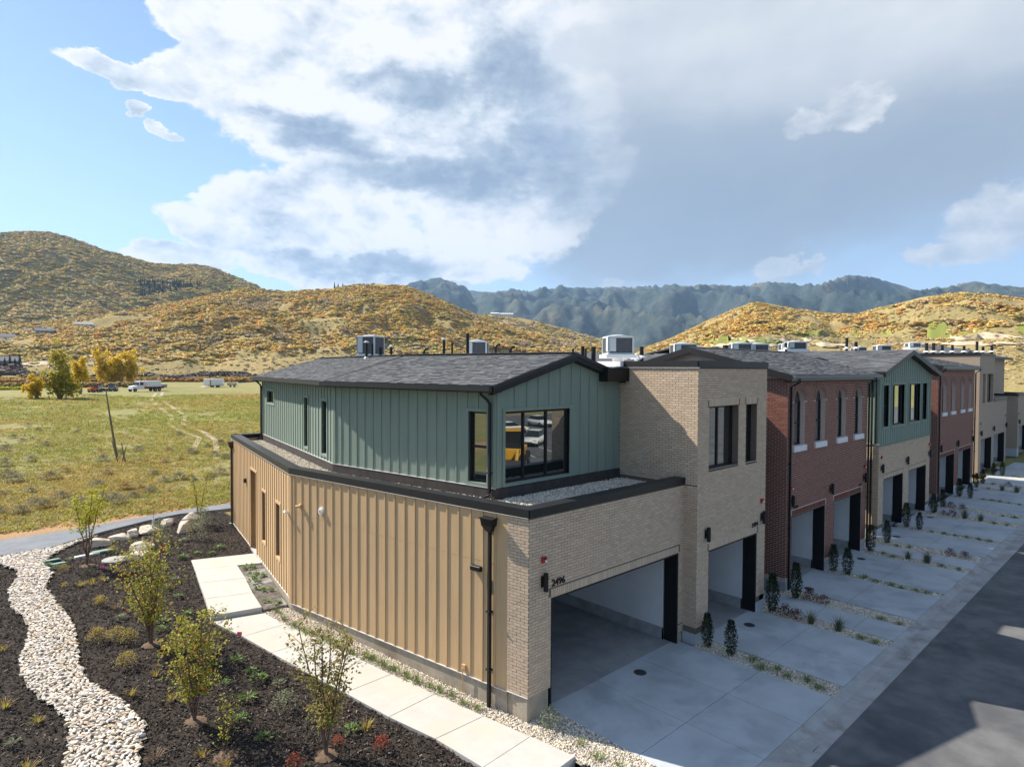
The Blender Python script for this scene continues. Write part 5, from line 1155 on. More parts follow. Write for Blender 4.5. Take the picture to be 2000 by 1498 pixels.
plants('grass_tuft', 'plant', [(.25,-1.26),(.12,-1.81),(.25,-2.23)], M_tuft, 'small green tuft in the pebbles between walk and first driveway, %s from the brick pier', 'tufts at the pier', .8, dz=-.02, order=lambda q: -q[1])
UPR = [(6.28,-.66),(6.26,-1.37),(10.04,-.77),(11.81,-.76),(16.11-.3,-.50),(15.75,-1.02),(19.7,-.58),(21.65,-.63),(25.6,-.31),(25.5,-.90),(30.18,-.39),(32.37,-.31),(36.5,-.23),(36.5,-.78),(41.0,-.24),(43.1,-.20),(48.0,.03),(47.9,-.50)]
flat0 = lambda y: 0.
plants('upright_evergreen', 'shrub', UPR, M_up, 'narrow dark upright evergreen beside the garages, %s along the street from the corner', 'upright evergreens by the garages', .78, M_stem, order=lambda q: q[0]-q[1]*.01, zf=flat0, dz=-.05)
STRIPS = ['between first and second driveways','between second driveway and first walk','between first walk and third driveway','between third and fourth driveways','between fourth driveway and second walk','between second walk and fifth driveway','between fifth and sixth driveways','between sixth driveway and third walk','between third walk and seventh driveway','between seventh and eighth driveways','between eighth driveway and fourth walk','between fourth walk and ninth driveway','between ninth and tenth driveways']
def in_strips(nm, cat, L, meshes, what, sc_):
    for k, (a, b, ye) in enumerate(STR[:13]):
        Q = [(min(max(x,a+.14),b-.14),y) for x,y in L if min(range(13), key=lambda j: abs((STR[j][0]+STR[j][1])/2-x)) == k]
        if Q: plants(nm, cat, Q, meshes, what+' in the pebbles '+STRIPS[k]+', %s from house', what+' in the driveway strips', sc_, order=lambda q: -q[1], zf=flat0, dz=-.045)
TD = [(6.44,-1.89),(6.19,-2.25),(6.4,-2.56),(6.21,-2.92),(6.4,-3.32),(6.22,-3.68),(10.05,-3.35),(10.05,-3.72),(11.97,-3.28),(12.0,-3.77),(15.91,-1.59),(15.72,-2.02),(15.71,-2.49),(15.63,-2.83),(15.72,-3.25),(15.68,-3.56),(19.82,-1.02),(19.54,-1.49),(19.58,-3.15),(19.60,-3.68),(21.53,-1.06),(21.70,-1.49),(25.5,-1.41),(25.5,-1.91),(25.5,-2.33),(25.5,-2.76),(25.5,-3.23),(25.47,-3.66),(29.75,-3.08),(29.76,-3.59),(32.,-3.07),(32.,-3.57),(36.54,-1.42),(36.55,-1.81),(36.55,-2.20),(36.40,-2.63),(36.34,-3.13),(41.02,-.88),(43.18,-.76),(48.07,-1.15),(48.02,-1.51)]
in_strips('grass_tuft', 'plant', TD, M_tuft, 'small green tuft', 1.05)
in_strips('barberry', 'shrub', [(10.14,-1.14),(10.08,-1.52),(12.03,-1.15),(12.07,-1.56),(21.64,-2.99),(21.56,-3.50),(30.03,-.89),(29.96,-1.29),(32.41,-.69),(32.26,-1.25),(43.02,-1.61)], M_barb, 'dark red barberry', 1.)
in_strips('ornamental_grass', 'plant', [(10.08,-1.95),(10.14,-2.71),(19.74,-1.95),(19.71,-2.62),(29.94,-1.83),(29.91,-2.51),(40.91,-1.62),(40.75,-2.37)], M_orn, 'upright ornamental grass', 1.)
# drain covers in the driveways
iron = mat('cast iron cover', (.06,.062,.065), .6, .25, 30.)
for i, (x,y) in enumerate(((3.67,-.30),(8.55,-.76),(13.1,-.68),(18.25,-.69),(23.2,-.58),(28.81,-.57),(39.71,-.42))):
    t = thing('drain_cover', 'round metal drain cover in a driveway, %s along the street from the corner' % ORD[i], 'drain cover', (x,y,0), 'drain covers'); k = .16
    MB().lathe((x,y,.004), [(k,-.05),(k,.004),(k-.02,.006)], 20).build('frame', iron, t); MB().lathe((x,y,.004), [(k-.035,.0),(k-.035,.009)], 18).build('lid', mat('dark lid',(.035,.036,.038),.6,.2,30.), t)
# boulders, lids, flags at the back of the bed
bould_m = mat('pale sandstone boulder', (.60,.53,.43), .92, .15, 5., .02, 14., .15, tint2=(.42,.34,.25), t2scale=2.2)
BL = [((-4.29,19.55),1.0,.45,'long flat boulder beside the footpath, leftmost of the boulders'),((-3.62,19.95),.8,.36,'low boulder second from the left beside the footpath'),((-3.12,20.25),.75,.55,'tall pale boulder in front of the long slanted one'),((-2.49,20.60),1.15,.55,'largest slanted boulder beside the footpath'),((-1.54,21.40),.8,.5,'small boulder behind the shrub near the footpath'),((-1.32,19.6),.75,.9,'upright pale boulder standing near the house end of the bed'),((-3.44,17.92),.95,.45,'boulder in the mulch, upper one of the pair by the round lid'),((-3.83,16.75),1.0,.42,'boulder in the mulch, lower one of the pair by the round lid'),((-.37,21.9),.9,.5,'boulder at the far end of the footpath by the house'),((-8.75,6.6),.28,.2,'fist-sized grey rock in the mulch left of the creek')]
for i, ((x,y),s,h,lb) in enumerate(BL):
    me = boulder_mesh('boulder', 300+i); me.materials.append(bould_m); o = inst('boulder', me, (x,y,zg(y)+h*.12), None, rot=(rnd.uniform(-.2,.2),rnd.uniform(-.25,.25),rnd.uniform(-.5,.9)), scale=(s,s*.75,h)); tag(o, lb, 'boulder', 'boulders beside the footpath' if i < 9 else None)
x, y = -4.42, 16.8; t = thing('manhole_lid', 'flat grey round lid in the mulch beside the boulders', 'manhole cover', (x,y,zg(y))); MB().lathe((x,y,zg(y)+.0), [(.42,-.1),(.42,.045),(.40,.055)], 24).build('lid', conc_g, t); MB().lathe((x,y,zg(y)+.05), [(.05,0),(.05,.012)], 8).build('knob', conc_g, t)
gp = mat('green valve box plastic', (.03,.13,.085), .6, .1, 8.)
for i, ((x,y),a,lb) in enumerate((((-4.55,18.35),.38,'green valve box lid right of a white one'),((-6.02,17.59),.26,'green valve box lid nearest the creek'),((-6.09,18.22),.24,'small green lid behind the other by the creek'))):
    t = thing('valve_box', lb, 'valve box', (x,y,zg(y)), 'valve boxes'); MB().prism([(x-a,y-a*.5),(x+a,y-a*.3),(x+a*.9,y+a*.5),(x-a*.9,y+a*.4)], zg(y)-.1, zg(y)+.03).build('rim', gp, t); MB().prism([(x-a*.85,y-a*.36),(x+a*.85,y-a*.2),(x+a*.75,y+a*.38),(x-a*.75,y+a*.3)], zg(y)+.03, zg(y)+.05).build('lid', mat('pale green lid',(.20,.30,.26),.6,.1,8.), t)
x, y = -5.05, 18.2; MB().prism([(x-.4,y-.18),(x+.4,y-.02),(x+.4,y+.14),(x-.4,y+.02)], zg(y)-.1, zg(y)+.035).build('stone_plate', mat('pale flat stone',(.55,.56,.54),.8,.1,6.), None, label='pale flat slab lying in the mulch next to the green lid', cat='slab')
pink = mat('pink flag plastic', (.85,.10,.20), .5, .05, 5.); wire = mat('flag wire', (.25,.25,.25), .5, 0, 1)
for (x,y),lb in (((-5.10,15.53),'small pink marking flag in the mulch near the footpath'),((-3.40,7.59),'small pink marking flag at the edge of the walk')):
    z = zg(y); t = thing('marking_flag', lb, 'flag', (x,y,z), 'pink marking flags'); MB().tube([(x,y,z-.05),(x,y,z+.28)], .004, 4).build('wire', wire, t); MB().add([(x,y,z+.28),(x+.12,y-.02,z+.25),(x+.10,y-.05,z+.16),(x,y,z+.18),(x,y+.004,z+.28),(x+.12,y-.016,z+.25),(x+.10,y-.046,z+.16),(x,y+.004,z+.18)],[(0,1,2,3),(7,6,5,4),(0,4,5,1),(1,5,6,2),(2,6,7,3),(3,7,4,0)]).build('flag', pink, t)
x, y = -.53, 25.9; MB().tube([(x,y,.4),(x+.02,y,1.15)], [.03,.025], 4).build('survey_stake', mat('orange stake',(.70,.10,.03),.7,.1,6.), None, label='bright orange survey stake in the dirt behind the footpath', cat='stake')
x, y = -2.2, 20.9; z = zg(y); t = thing('utility_marker', 'thin dark marker rod rising from the boulders by the footpath', 'marker', (x,y,z)); MB().tube([(x,y,z),(x,y,z+.95)], .012, 5).build('rod', wire, t); MB().box(x-.05,x+.05,y-.03,y+.03,z,z+.42).build('post', mat('grey marker plastic',(.42,.42,.42),.6,.05,4.), t)

# ================================================================== field beyond the path
lf_sage = leafmat('sagebrush', [(0,(.20,.185,.105)),(.5,(.26,.235,.13)),(.85,(.30,.25,.14)),(1,(.34,.24,.12))], .15); lf_rust = leafmat('rusty brush', [(0,(.38,.21,.08)),(.5,(.42,.26,.10)),(1,(.33,.23,.11))], .2)
M_sage = [plant_shrub(140+i, 520, .62, 1.2, lf_sage, .085) for i in range(4)]; M_rust = [plant_shrub(150+i, 420, .5, 1.0, lf_rust, .08) for i in range(2)]
SAGE = [(2.42,70.18),(-.20,75.98),(-3.03,68.39),(-.44,82.54),(-5.26,46.80),(-3.78,28.78),(6.49,45.45),(8.84,49.18),(-2.05,33.73),(-1.02,31.78),(-.66,38.48),(10.18,50.0),(-6.79,29.17),(-6.07,28.53),(-5.01,29.08),(-4.05,31.58),(-5.08,34.38),(-5.37,38.89),(-3.64,38.55),(-3.64,48.63),(-4.48,57.02),(-3.72,26.43+1.2),(-2.25,27.9),(-1.22,29.07),(-.24,30.09),(1.28,33.03),(2.24,33.38),(2.67,31.80),(3.97,33.10),(4.79,33.69),(1.56,36.52),(.26,45.24),(3.66,50.0),(5.56,48.36),(9.71,60.68),(-1.51,59.02),(3.58,134.55),(5.69,114.83),(13.28,127.02),(12.76,151.09),(22.95,158.27),(7.49,40.72),(-5.54,41.46),(-6.30,34.50),(-5.31,30.14),(-2.57,29.38)]
r = random.Random(5); extra = []
while len(extra) < 50:
    d = 36+ (r.random()**2.6)*130; a = R(r.uniform(64,92)); x, y = CAM.x+math.cos(a)*d, CAM.y+math.sin(a)*d
    if y > 28 and mnoise.noise(Vector((x*.07,y*.045,3))) > -.05: extra.append((x,y))
NA = 'grey-green sagebrush clump in the field beyond the footpath'; NB = 'rusty orange brush clump in the field beyond the footpath'
for i, (x,y) in enumerate(SAGE+extra):
    rust = i > 46 and r.random() < .33 or i in (9,10,33,38); k = r.uniform(.5,1.0)*(1. if i < 46 else r.uniform(.5,1.))
    o = inst('brush_clump' if rust else 'sagebrush', (M_rust[i % 2] if rust else M_sage[i % 4]), (x,y,.54), None, rz=r.uniform(0,6.28), scale=(k*1.15,k,k*.9)); tag(o, NB if rust else NA, 'brush' if rust else 'sagebrush', 'rusty brush in the field' if rust else 'sagebrush in the field')
# short field grass
pts = []
while len(pts) < 17000:
    d = 27+(rng.random(4000)**1.7)*150; a = np.radians(rng.uniform(62,93,4000)); x = CAM.x+np.cos(a)*d; y = CAM.y+np.sin(a)*d
    for q in zip(x,y,d):
        if q[1] > 24.6 and mnoise.noise(Vector((q[0]*.12,q[1]*.09,7)))+rng.uniform(-.5,.5) > -.1: pts.append(q)
pts = np.array(pts); n = len(pts); z = np.full(n,.55); k = rng.random((n,1)); nz = np.array([mnoise.noise(Vector((q[0]*.05,q[1]*.04,2))) for q in pts])[:,None]
tint = np.where(k+nz*.9 < .42, np.array((.82,.98,.55)), np.where(k+nz*.9 < .85, np.array((1.0,.98,.75)), np.array((1.2,.98,.8))))*rng.uniform(.75,1.2,(n,1))
lf_field = leafmat('field grass blades', [(0,(.30,.28,.08)),(.5,(.36,.32,.10)),(1,(.42,.34,.13))], .45, True)
mg = [tuft_mesh(160+i, 26, .2, 1.3, .022, lf_field, 1.5) for i in range(3)]
scatter('field_grass', np.column_stack((pts[:,:2],z)), (.5+pts[:,2:3]/110)*rng.uniform(.7,1.3,(n,1))*np.array((1.2,1.2,.8)), np.column_stack((np.zeros((n,2)),rng.uniform(0,6.28,n))), rng.integers(0,3,n), tint, mg, lf_field, label='short dry yellow-green grass covering the field', cat='grass')
# tyre tracks
trk = mat('pale worn track', (.33,.27,.16), .95, .15, 1.)
TA = [(35.5,175.3),(26,140),(19.2,104.5),(15.9,86.3),(12.2,74.0),(10.9,63.3),(10.6,57.1),(7,47)]; TB = [(38.7,181.7),(29,145),(22.2,110.8),(18.1,88.3),(13.9,74.5),(12.5,61.9),(11.0,53.8),(8.6,46)]
for nm, L in (('a',TA),('b',TB)):
    mb = MB(); wl = .17
    for k in range(len(L)-1):
        a, b = Vector((*L[k],.625)), Vector((*L[k+1],.625)); u0 = (Vector((*L[k+1],0))-Vector((*L[max(k-1,0)],0))).normalized(); u1 = (Vector((*L[min(k+2,len(L)-1)],0))-Vector((*L[k],0))).normalized(); s0, s1 = Vector((-u0.y,u0.x,0)), Vector((-u1.y,u1.x,0)); w0, w1 = wl*(1+L[k][1]/130), wl*(1+L[k+1][1]/130)
        mb.add([a-s0*w0,b-s1*w1,b+s1*w1,a+s0*w0],[(0,1,2,3)])
    mb.build('tyre_track', trk, kind='structure')
# autumn cottonwoods by the equipment
lf_cw = leafmat('cottonwood yellow', [(0,(.62,.43,.03)),(.5,(.70,.51,.04)),(1,(.55,.41,.05))], .4); lf_cg = leafmat('cottonwood green gold', [(0,(.40,.35,.04)),(.5,(.52,.43,.05)),(1,(.33,.31,.06))], .4)
def cottonwood(label, loc, lobes, lm, seed, n=2600, ls=.6):
    r = random.Random(seed); x, y, z = loc; t = thing('cottonwood', label, 'tree', loc, 'yellow trees in the field'); tk = MB(); cr = MB()
    for (lx, lz, rx, rz_) in lobes: tk.tube([(x,y,z-.2),(x+lx*.4,y,z+lz*.4),(x+lx,y+r.uniform(-.8,.8),z+lz)], [.28,.18,.05], 6)
    tot = sum(a[2]*a[2]*a[3] for a in lobes)
    for (lx, lz, rx, rz_) in lobes:
        sub = [(r.gauss(0,.5),r.gauss(0,.5),r.gauss(0,.55)) for _ in range(16)]
        for _ in range(int(n*rx*rx*rz_/tot)):
            s_ = r.choice(sub); d = Vector((r.gauss(0,1),r.gauss(0,1),r.gauss(0,1))).normalized()*r.uniform(.2,.46)
            c = Vector((x+lx+(s_[0]+d.x)*rx*.8, y+(s_[1]+d.y)*rx*.8, z+lz+(s_[2]+d.z)*rz_*.8)); c.z = max(c.z, z+.3)
            leaf(cr, c, Vector((r.uniform(-1,1),r.uniform(-1,1),r.uniform(-1,1))), Vector((0,.2,1)), ls*r.uniform(.6,1.2), ls*r.uniform(.5,.9))
    tk.build('trunk', bark, t); cr.build('crown', lm, t)
cottonwood('tall yellow-green cottonwood at the left edge of the field', (12.0,155.,.5), [(.2,8.6,1.9,2.9),(.9,5.0,2.4,2.8),(-1.2,4.5,2.0,2.4),(1.8,2.6,2.3,2.0),(.0,2.2,2.6,1.8)], lf_cg, 1, 3600)
cottonwood('low bright yellow tree in front of the tall cottonwood', (8.6,158.,.5), [(0,2.6,1.6,2.2),(-1.0,1.8,1.4,1.5)], lf_cw, 2, 1500)
cottonwood('middle yellow cottonwood with a bare trunk below', (19.6,180.,.5), [(0,6.6,2.1,2.4),(-.8,4.4,1.7,1.8),(.9,4.6,1.5,1.6)], lf_cw, 3, 1700)
cottonwood('broad golden cottonwood behind the white truck', (46.,275.,.6), [(0,8.2,4.2,4.6),(-4.5,6.8,3.6,4.2),(3.8,8.5,3.4,4.6),(-6.5,12.0,1.9,1.9),(5.2,6.,3.,4.),(0,4,4.6,3.4),(-4,3.6,3.,3.),(4,3.4,3.,3.)], lf_cw, 4, 5600, .95)
# dead snag and sticks
dead = mat('weathered dead wood', (.17,.13,.10), .95, .3, 8., .01, 20.)
x, y = 1.6, 47.; MB().tube([(x,y,.3),(x-.25,y+.2,2.2),(x-.5,y+.3,4.2),(x-.72,y+.2,5.9)], [.09,.08,.06,.035], 7).build('dead_snag', dead, None, label='leaning bare dead tree trunk standing in the field', cat='dead tree')
for i, (dx,h,ln) in enumerate(((-.55,1.7,-.4),(-.1,1.5,-.25),(-.35,1.2,.3))): MB().tube([(x+dx,y-3,.4),(x+dx+ln,y-3,.5+h)], [.05,.03], 5).build('broken_stick', dead, None, label='%s of three short dark sticks leaning at the foot of the snag' % ('leftmost','rightmost','middle')[i], cat='stick', group='sticks at the snag')
# ------------------------------------------------------------------ equipment parked in the field
wht = mat('white vehicle paint', (.72,.72,.70), .35, .04, 2., 0, 1, .5); rub = mat('black rubber', (.02,.02,.02), .85, .1, 6.); dkm = mat('dark chassis', (.035,.035,.038), .6, .2, 4.); gls = mat('dark vehicle glass', (.015,.018,.02), .08, 0, 1, 0, 1, .6); rust = mat('rust red steel', (.22,.06,.04), .7, .2, 5.); orng = mat('safety orange', (.60,.16,.03), .5, .1, 4.); yel = mat('machine yellow', (.62,.33,.03), .45, .06, 3., 0, 1, .5); grey = mat('grey paint', (.30,.30,.30), .5, .1, 3.)
def vehicle(name, label, cat, loc, rz, group=None):
    t = link(bpy.data.objects.new(name, None)); t.location = loc; t.rotation_euler = (0,0,rz); tag(t, label, cat, group); return t
def vp(mb, nm, m_, t, sm=False, bev=0):
    o = link(bpy.data.objects.new(nm, mb.mesh(nm, m_, sm))); o.parent = t
    if bev: md = o.modifiers.new('bevel','BEVEL'); md.width = bev; md.segments = 2; md.limit_method = 'ANGLE'
    return o
def wheel(t, x, y, r_, w_=.28):
    o = vp(MB().lathe((x,y,r_), [(r_*.6,-w_/2),(r_*.96,-w_/2),(r_,-w_*.3),(r_,w_*.3),(r_*.96,w_/2),(r_*.6,w_/2)], 18, 'y'), 'wheel', rub, t); vp(MB().lathe((x,y,r_), [(r_*.2,-w_*.52),(r_*.58,-w_*.45),(r_*.58,w_*.45),(r_*.2,w_*.52)], 14, 'y'), 'rim', steel, o)
ta = math.atan2(198.2-186.3, 42.9-32.1)
t = vehicle('tank_truck', 'white flatbed truck loaded with a white ribbed tank, parked in the field', 'truck', (37.2,192.,.55), ta*.45)
vp(MB().box(-4.2,4.9,-.5,.5,.75,1.05), 'chassis', dkm, t); vp(MB().hexa([(-4.9,-1.1,.7),(-3.2,-1.15,.7),(-3.2,1.15,.7),(-4.9,1.1,.7),(-4.7,-1.0,1.55),(-3.2,-1.15,1.75),(-3.2,1.15,1.75),(-4.7,1.0,1.55)]), 'hood', wht, t, bev=.08)
cb = vp(MB().hexa([(-3.2,-1.2,.7),(-1.5,-1.2,.7),(-1.5,1.2,.7),(-3.2,1.2,.7),(-2.8,-1.1,2.9),(-1.5,-1.15,2.95),(-1.5,1.15,2.95),(-2.8,1.1,2.9)]), 'cab', wht, t, bev=.06); vp(MB().box(-2.75,-1.75,-1.22,-1.14,1.8,2.6), 'side_window', gls, t); vp(MB().hexa([(-3.12,-1.0,1.75),(-3.05,-1.0,1.75),(-3.05,1.0,1.75),(-3.12,1.0,1.75),(-2.86,-.95,2.65),(-2.8,-.95,2.65),(-2.8,.95,2.65),(-2.86,.95,2.65)]), 'windscreen', gls, t)
vp(MB().box(-1.2,4.9,-1.25,1.25,1.05,1.3), 'bed', rust, t); tk_ = vp(MB().box(-.7,3.7,-1.15,1.15,1.3,3.0), 'tank', wht, t, bev=.12)
for i in range(7): vp(MB().box(-.5+i*.6,-.4+i*.6,-1.2,1.2,1.32,2.98), 'rib', wht, tk_)
vp(MB().box(3.8,5.6,-1.0,1.0,1.0,1.9), 'pump_box', grey, t, bev=.05); vp(MB().tube([(-1.35,-.9,1.),(-1.35,-.9,3.2)], .08, 8), 'exhaust', steel, t)
for xw in (-4.1,1.9,3.1):
    for yw in (-1.05,1.05): wheel(t, xw, yw, .5)
t = vehicle('cargo_trailer', 'white enclosed cargo trailer with its ramp down in the field', 'trailer', (64.,219.,.55), .55)
vp(MB().box(-3.6,3.6,-1.2,1.2,.65,2.95), 'box_body', wht, t, bev=.1); vp(MB().box(-3.2,-2.8,-1.23,-1.19,.8,2.5), 'side_door', rust, t); vp(MB().hexa([(-6.,-1.1,.02),(-3.6,-1.1,.6),(-3.6,1.1,.6),(-6.,1.1,.02),(-6.,-1.1,.1),(-3.6,-1.1,.68),(-3.6,1.1,.68),(-6.,1.1,.1)]), 'ramp', mat('plywood ramp',(.36,.28,.18),.8,.1,4.), t); vp(MB().box(3.6,5.2,-.06,.06,.55,.65), 'tongue', dkm, t); vp(MB().box(-3.5,3.5,-1.0,1.0,.5,.65), 'frame', dkm, t)
for xw in (.0,.95):
    for yw in (-1.2,1.2): wheel(t, xw, yw, .38, .22)
t = vehicle('generator_cart', 'small tan two-wheeled generator cart in front of the white trailer', 'generator', (70.,219.,.55), .5)
vp(MB().box(-1.5,1.5,-.8,.8,.6,1.6), 'housing', mat('tan machine paint',(.50,.45,.34),.5,.06,3.), t, bev=.1); vp(MB().box(1.5,3.,-.05,.05,.5,.6), 'tongue', dkm, t); [wheel(t, .2, yw, .42, .25) for yw in (-.85,.85)]
t = vehicle('flat_trailer', 'low dark flatbed trailer far out in the field', 'trailer', (88.,330.,.6), .3)
vp(MB().box(-3.5,3.5,-1.3,1.3,.8,1.6), 'deck', dkm, t); vp(MB().box(-3.4,3.4,-1.35,1.35,1.6,1.8), 'load', grey, t); [wheel(t, xw, yw, .45) for xw in (-.6,.6) for yw in (-1.2,1.2)]
def loader(label, loc, rz, body):
    t = vehicle('skid_loader', label, 'loader', loc, rz, 'machines parked in the field')
    vp(MB().box(-1.3,.9,-.7,.7,.45,1.2), 'body', body, t, bev=.08); vp(MB().box(-.4,.8,-.6,.6,1.2,2.15), 'cage', dkm, t, bev=.05); vp(MB().hexa([(1.3,-.9,.1),(2.0,-.9,.05),(2.0,.9,.05),(1.3,.9,.1),(1.2,-.9,.75),(1.5,-.9,.8),(1.5,.9,.8),(1.2,.9,.75)]), 'bucket', dkm, t)
    for yw in (-.78,.78): vp(MB().tube([(-1.1,yw,1.5),(.6,yw,1.6),(1.4,yw,.6)], .09, 6), 'arm', body, t)
    [wheel(t, xw, yw, .42, .3) for xw in (-.75,.65) for yw in (-.75,.75)]
loader('orange skid loader beside the middle cottonwood', (24.5,192.,.55), .4, orng); loader('dark skid loader left of the white truck', (29.8,197.,.55), 2.6, grey); loader('white-bodied skid loader beside the dark one', (27.,201.,.55), .2, wht)
t = vehicle('pickup_truck', 'faded red pickup truck behind the parked machines', 'truck', (49.,292.,.6), .2); vp(MB().box(-2.8,2.8,-.95,.95,.5,1.15), 'body', rust, t, bev=.1); vp(MB().hexa([(-1.,-.9,1.15),(1.,-.9,1.15),(1.,.9,1.15),(-1.,.9,1.15),(-.6,-.8,1.85),(.7,-.8,1.85),(.7,.8,1.85),(-.6,.8,1.85)]), 'cab', wht, t, bev=.06); [wheel(t, xw, yw, .4) for xw in (-1.8,1.8) for yw in (-.9,.9)]
for i, (a, b, lb) in enumerate((((129.,388.,1.),(160.,432.,1.),'upper long black pipe lying behind the trailer'),((92.,274.,.9),(108.,292.,.9),'lower long black pipe lying behind the trailer'))): MB().tube([a,Vector(a).lerp(Vector(b),.5),b], .55 if i == 0 else .32, 10).build('culvert_pipe', dkm, None, label=lb, cat='pipe', group='black pipes in the field')
# scrap pieces leaning at the far end of the house
scrapm = mat('bleached driftwood', (.42,.36,.30), .9, .2, 8.)
t = thing('scrap_pile', 'pale leaning planks and rubble just past the far end of the green wall', 'scrap pile', (4.6,26.,.5))
for i in range(7): MB().tube([(4.3+i*.22,26+i*.12,.5),(4.7+i*.25+rnd.uniform(-.2,.2),26.4,5.1+rnd.uniform(-.6,.3))], .09, 5).build('plank', scrapm, t)

# ================================================================== hills and mountains
HA = [(99,7.8),(93.29,8.61),(89.79,8.84),(85.84,9.19),(84.41,9.45),(82.93,9.6),(81.39,9.24),(79.8,8.71),(78.14,8.33),(76.42,7.98),(74.82,8.07),(73.55,8.17),(72.05,7.95),(70.71,7.43),(69.34,6.96),(67.34,6.13),(64.87,5.15),(62,4.)]
HB = [(99,2.2),(93.38,2.31),(85.91,2.67),(81.44,3.54),(76.45,4.65),(72.82,5.65),(69.74,6.55),(66.53,6.38),(64.87,6.58),(63.17,6.7),(61.45,7.02),(60.58,7.23),(58.82,7.34),(56.59,7.27),(54.78,6.68),(52.95,5.9),(50.65,4.93),(48.8,4.21),(46.94,3.67),(44.16,2.99),(41.39,2.4),(38.64,2.03),(35.93,1.39)]
HB2 = [(54,3.8),(51.57,4.55),(49.27,4.85),(46.95,4.73),(44.63,4.23),(42.32,3.59),(40.02,2.99),(37.74,2.4),(35.04,1.62)]
HC = [(37.5,1.0),(35.93,1.39),(33.29,2.38),(31.13,3.39),(29.02,4.46),(27.37,5.29),(26.15,5.69),(24.95,5.56),(22.59,4.94),(21.07,4.59),(19.58,4.42),(18.14,4.41),(16.75,4.92),(15.39,5.25),(14.07,5.56),(12.47,5.66),(11.54,5.68),(10.03,5.47),(8.0,5.01),(4.03,4.24),(-1,2.75)]
HD = [(74,4.5),(68.96,5.0),(62.75,5.66),(57.93,6.47),(55.46,7.3),(54.33,7.55),(53.42,7.66),(52.5,7.27),(50.66,7.07),(48.81,6.86),(46.96,6.74),(45.11,6.52),(44.19,6.88),(42.8,7.02),(40.05,6.95),(37.78,7.02),(35.99,6.81),(33.34,6.98),(31.6,7.02),(29.05,6.73),(27.39,6.58),(24.97,6.87),(22.62,6.68),(21.1,6.65),(19.62,6.98),(18.9,7.1),(17.83,7.0),(16.43,6.67),(15.07,6.28),(14.08,6.06),(12.48,6.04),(11.54,5.97),(10.63,6.06),(9.44,5.65),(8.01,5.26),(2.83,4.83),(-4,3.88)]
class Hill:
    """a ridge with a known crest line, its flank running down to the valley floor"""
    def __init__(s, tab, rb, rc, amp, fr, pw=1.1, seed=0., drop=1.6):
        t = sorted(tab); s.az = np.array([a for a,_ in t]); s.el = np.array([e for _,e in t]); s.rb, s.rc, s.amp, s.fr, s.pw, s.seed, s.drop = rb, rc, amp, fr, pw, seed, drop
    def crest(s, az): return CAM.z+s.rc*math.tan(R(float(np.interp(az, s.az, s.el))))
    def at(s, az, t):
        r_ = s.rb+(s.rc-s.rb)*t; x, y = CAM.x+math.cos(R(az))*r_, CAM.y+math.sin(R(az))*r_; zc = s.crest(az); v = Vector((x*s.fr, y*s.fr, s.seed))
        edge = max(0., min(1., (az-s.az[0])/2.5, (s.az[-1]-az)/2.5))
        if t <= 1:
            w_ = min(1., 4.2*t*(1.02-t)+.02)
            n_ = (1-abs(mnoise.fractal(v, .9, 2.1, 5))*1.7)-.55
            z = .6+(zc-.6)*t**s.pw+s.amp*w_*n_
        else: z = zc-(t-1)*(zc)*s.drop
        return (x, y, max(z*edge+(-3.)*(1-edge) if edge < 1 else z, -3.) if t < .999 else z)
    def mesh(s, name, m_, na, nt, label, tmax=1.5):
        a0, a1 = s.az[0], s.az[-1]; mb = MB(); ts = list(np.linspace(0,1,nt))+[1.12,1.3,tmax]
        for t in ts:
            for a in np.linspace(a0,a1,na): mb.v.append(s.at(a,t))
        for j in range(len(ts)-1):
            for i in range(na-1): mb.f.append((j*na+i,j*na+i+1,(j+1)*na+i+1,(j+1)*na+i))
        return mb.build(name, m_, kind='structure', smooth=True, label=label)
def hillmat(name, stops, sc1, sc2, fine, bump):
    mt = bpy.data.materials.new(name); mt.use_nodes = True; n = NT(mt.node_tree)
    g = n.n('ShaderNodeNewGeometry'); P = g.outputs['Position']
    f = n.m('ADD', n.m('MULTIPLY', n.noise(P, sc1, 6, .6, .5), .6), n.m('MULTIPLY', n.noise(P, sc2, 4, .65), .4)); c = n.ramp(f, stops)
    ff = n.noise(P, fine, 4, .7); c = n.mix(n.mapr(ff, .5, .75, 0., .6), c, tuple(v*.45 for v in stops[1][1])); c = n.mix(n.mapr(ff, .48, .28, 0., .4), c, tuple(min(1,v*1.5) for v in stops[-2][1]))
    b = n.n('ShaderNodeBsdfPrincipled'); n.set(b.inputs['Base Color'], c); b.inputs['Roughness'].default_value = .95; b.inputs['Specular IOR Level'].default_value = .05
    bp = n.n('ShaderNodeBump'); bp.inputs['Distance'].default_value = bump; n.set(bp.inputs['Height'], n.noise(P, fine*.8, 5, .7)); n.t.links.new(bp.outputs[0], b.inputs['Normal'])
    o = n.n('ShaderNodeOutputMaterial'); n.t.links.new(b.outputs[0], o.inputs[0]); return mt
hm = hillmat('scrub hillside', [(.30,(.25,.195,.085)),(.45,(.30,.24,.105)),(.58,(.35,.27,.12)),(.75,(.38,.28,.13))], .008, .05, .45, 1.0)
dm = hillmat('forested mountain', [(.36,(.030,.048,.050)),(.47,(.045,.064,.060)),(.56,(.085,.092,.068)),(.64,(.20,.145,.085))], .0011, .009, .03, 11.)
hillA = Hill(HA, 1000, 1950, 34, .0042, 1.05, 1.); hillB = Hill(HB, 390, 960, 15, .0085, 1.25, 2.); hillB2 = Hill(HB2, 900, 1400, 14, .007, 1.1, 3.); hillC = Hill(HC, 270, 1080, 17, .0075, 1.12, 4.); mtD = Hill(HD, 3000, 7600, 360, .0009, .95, 5., 1.2)
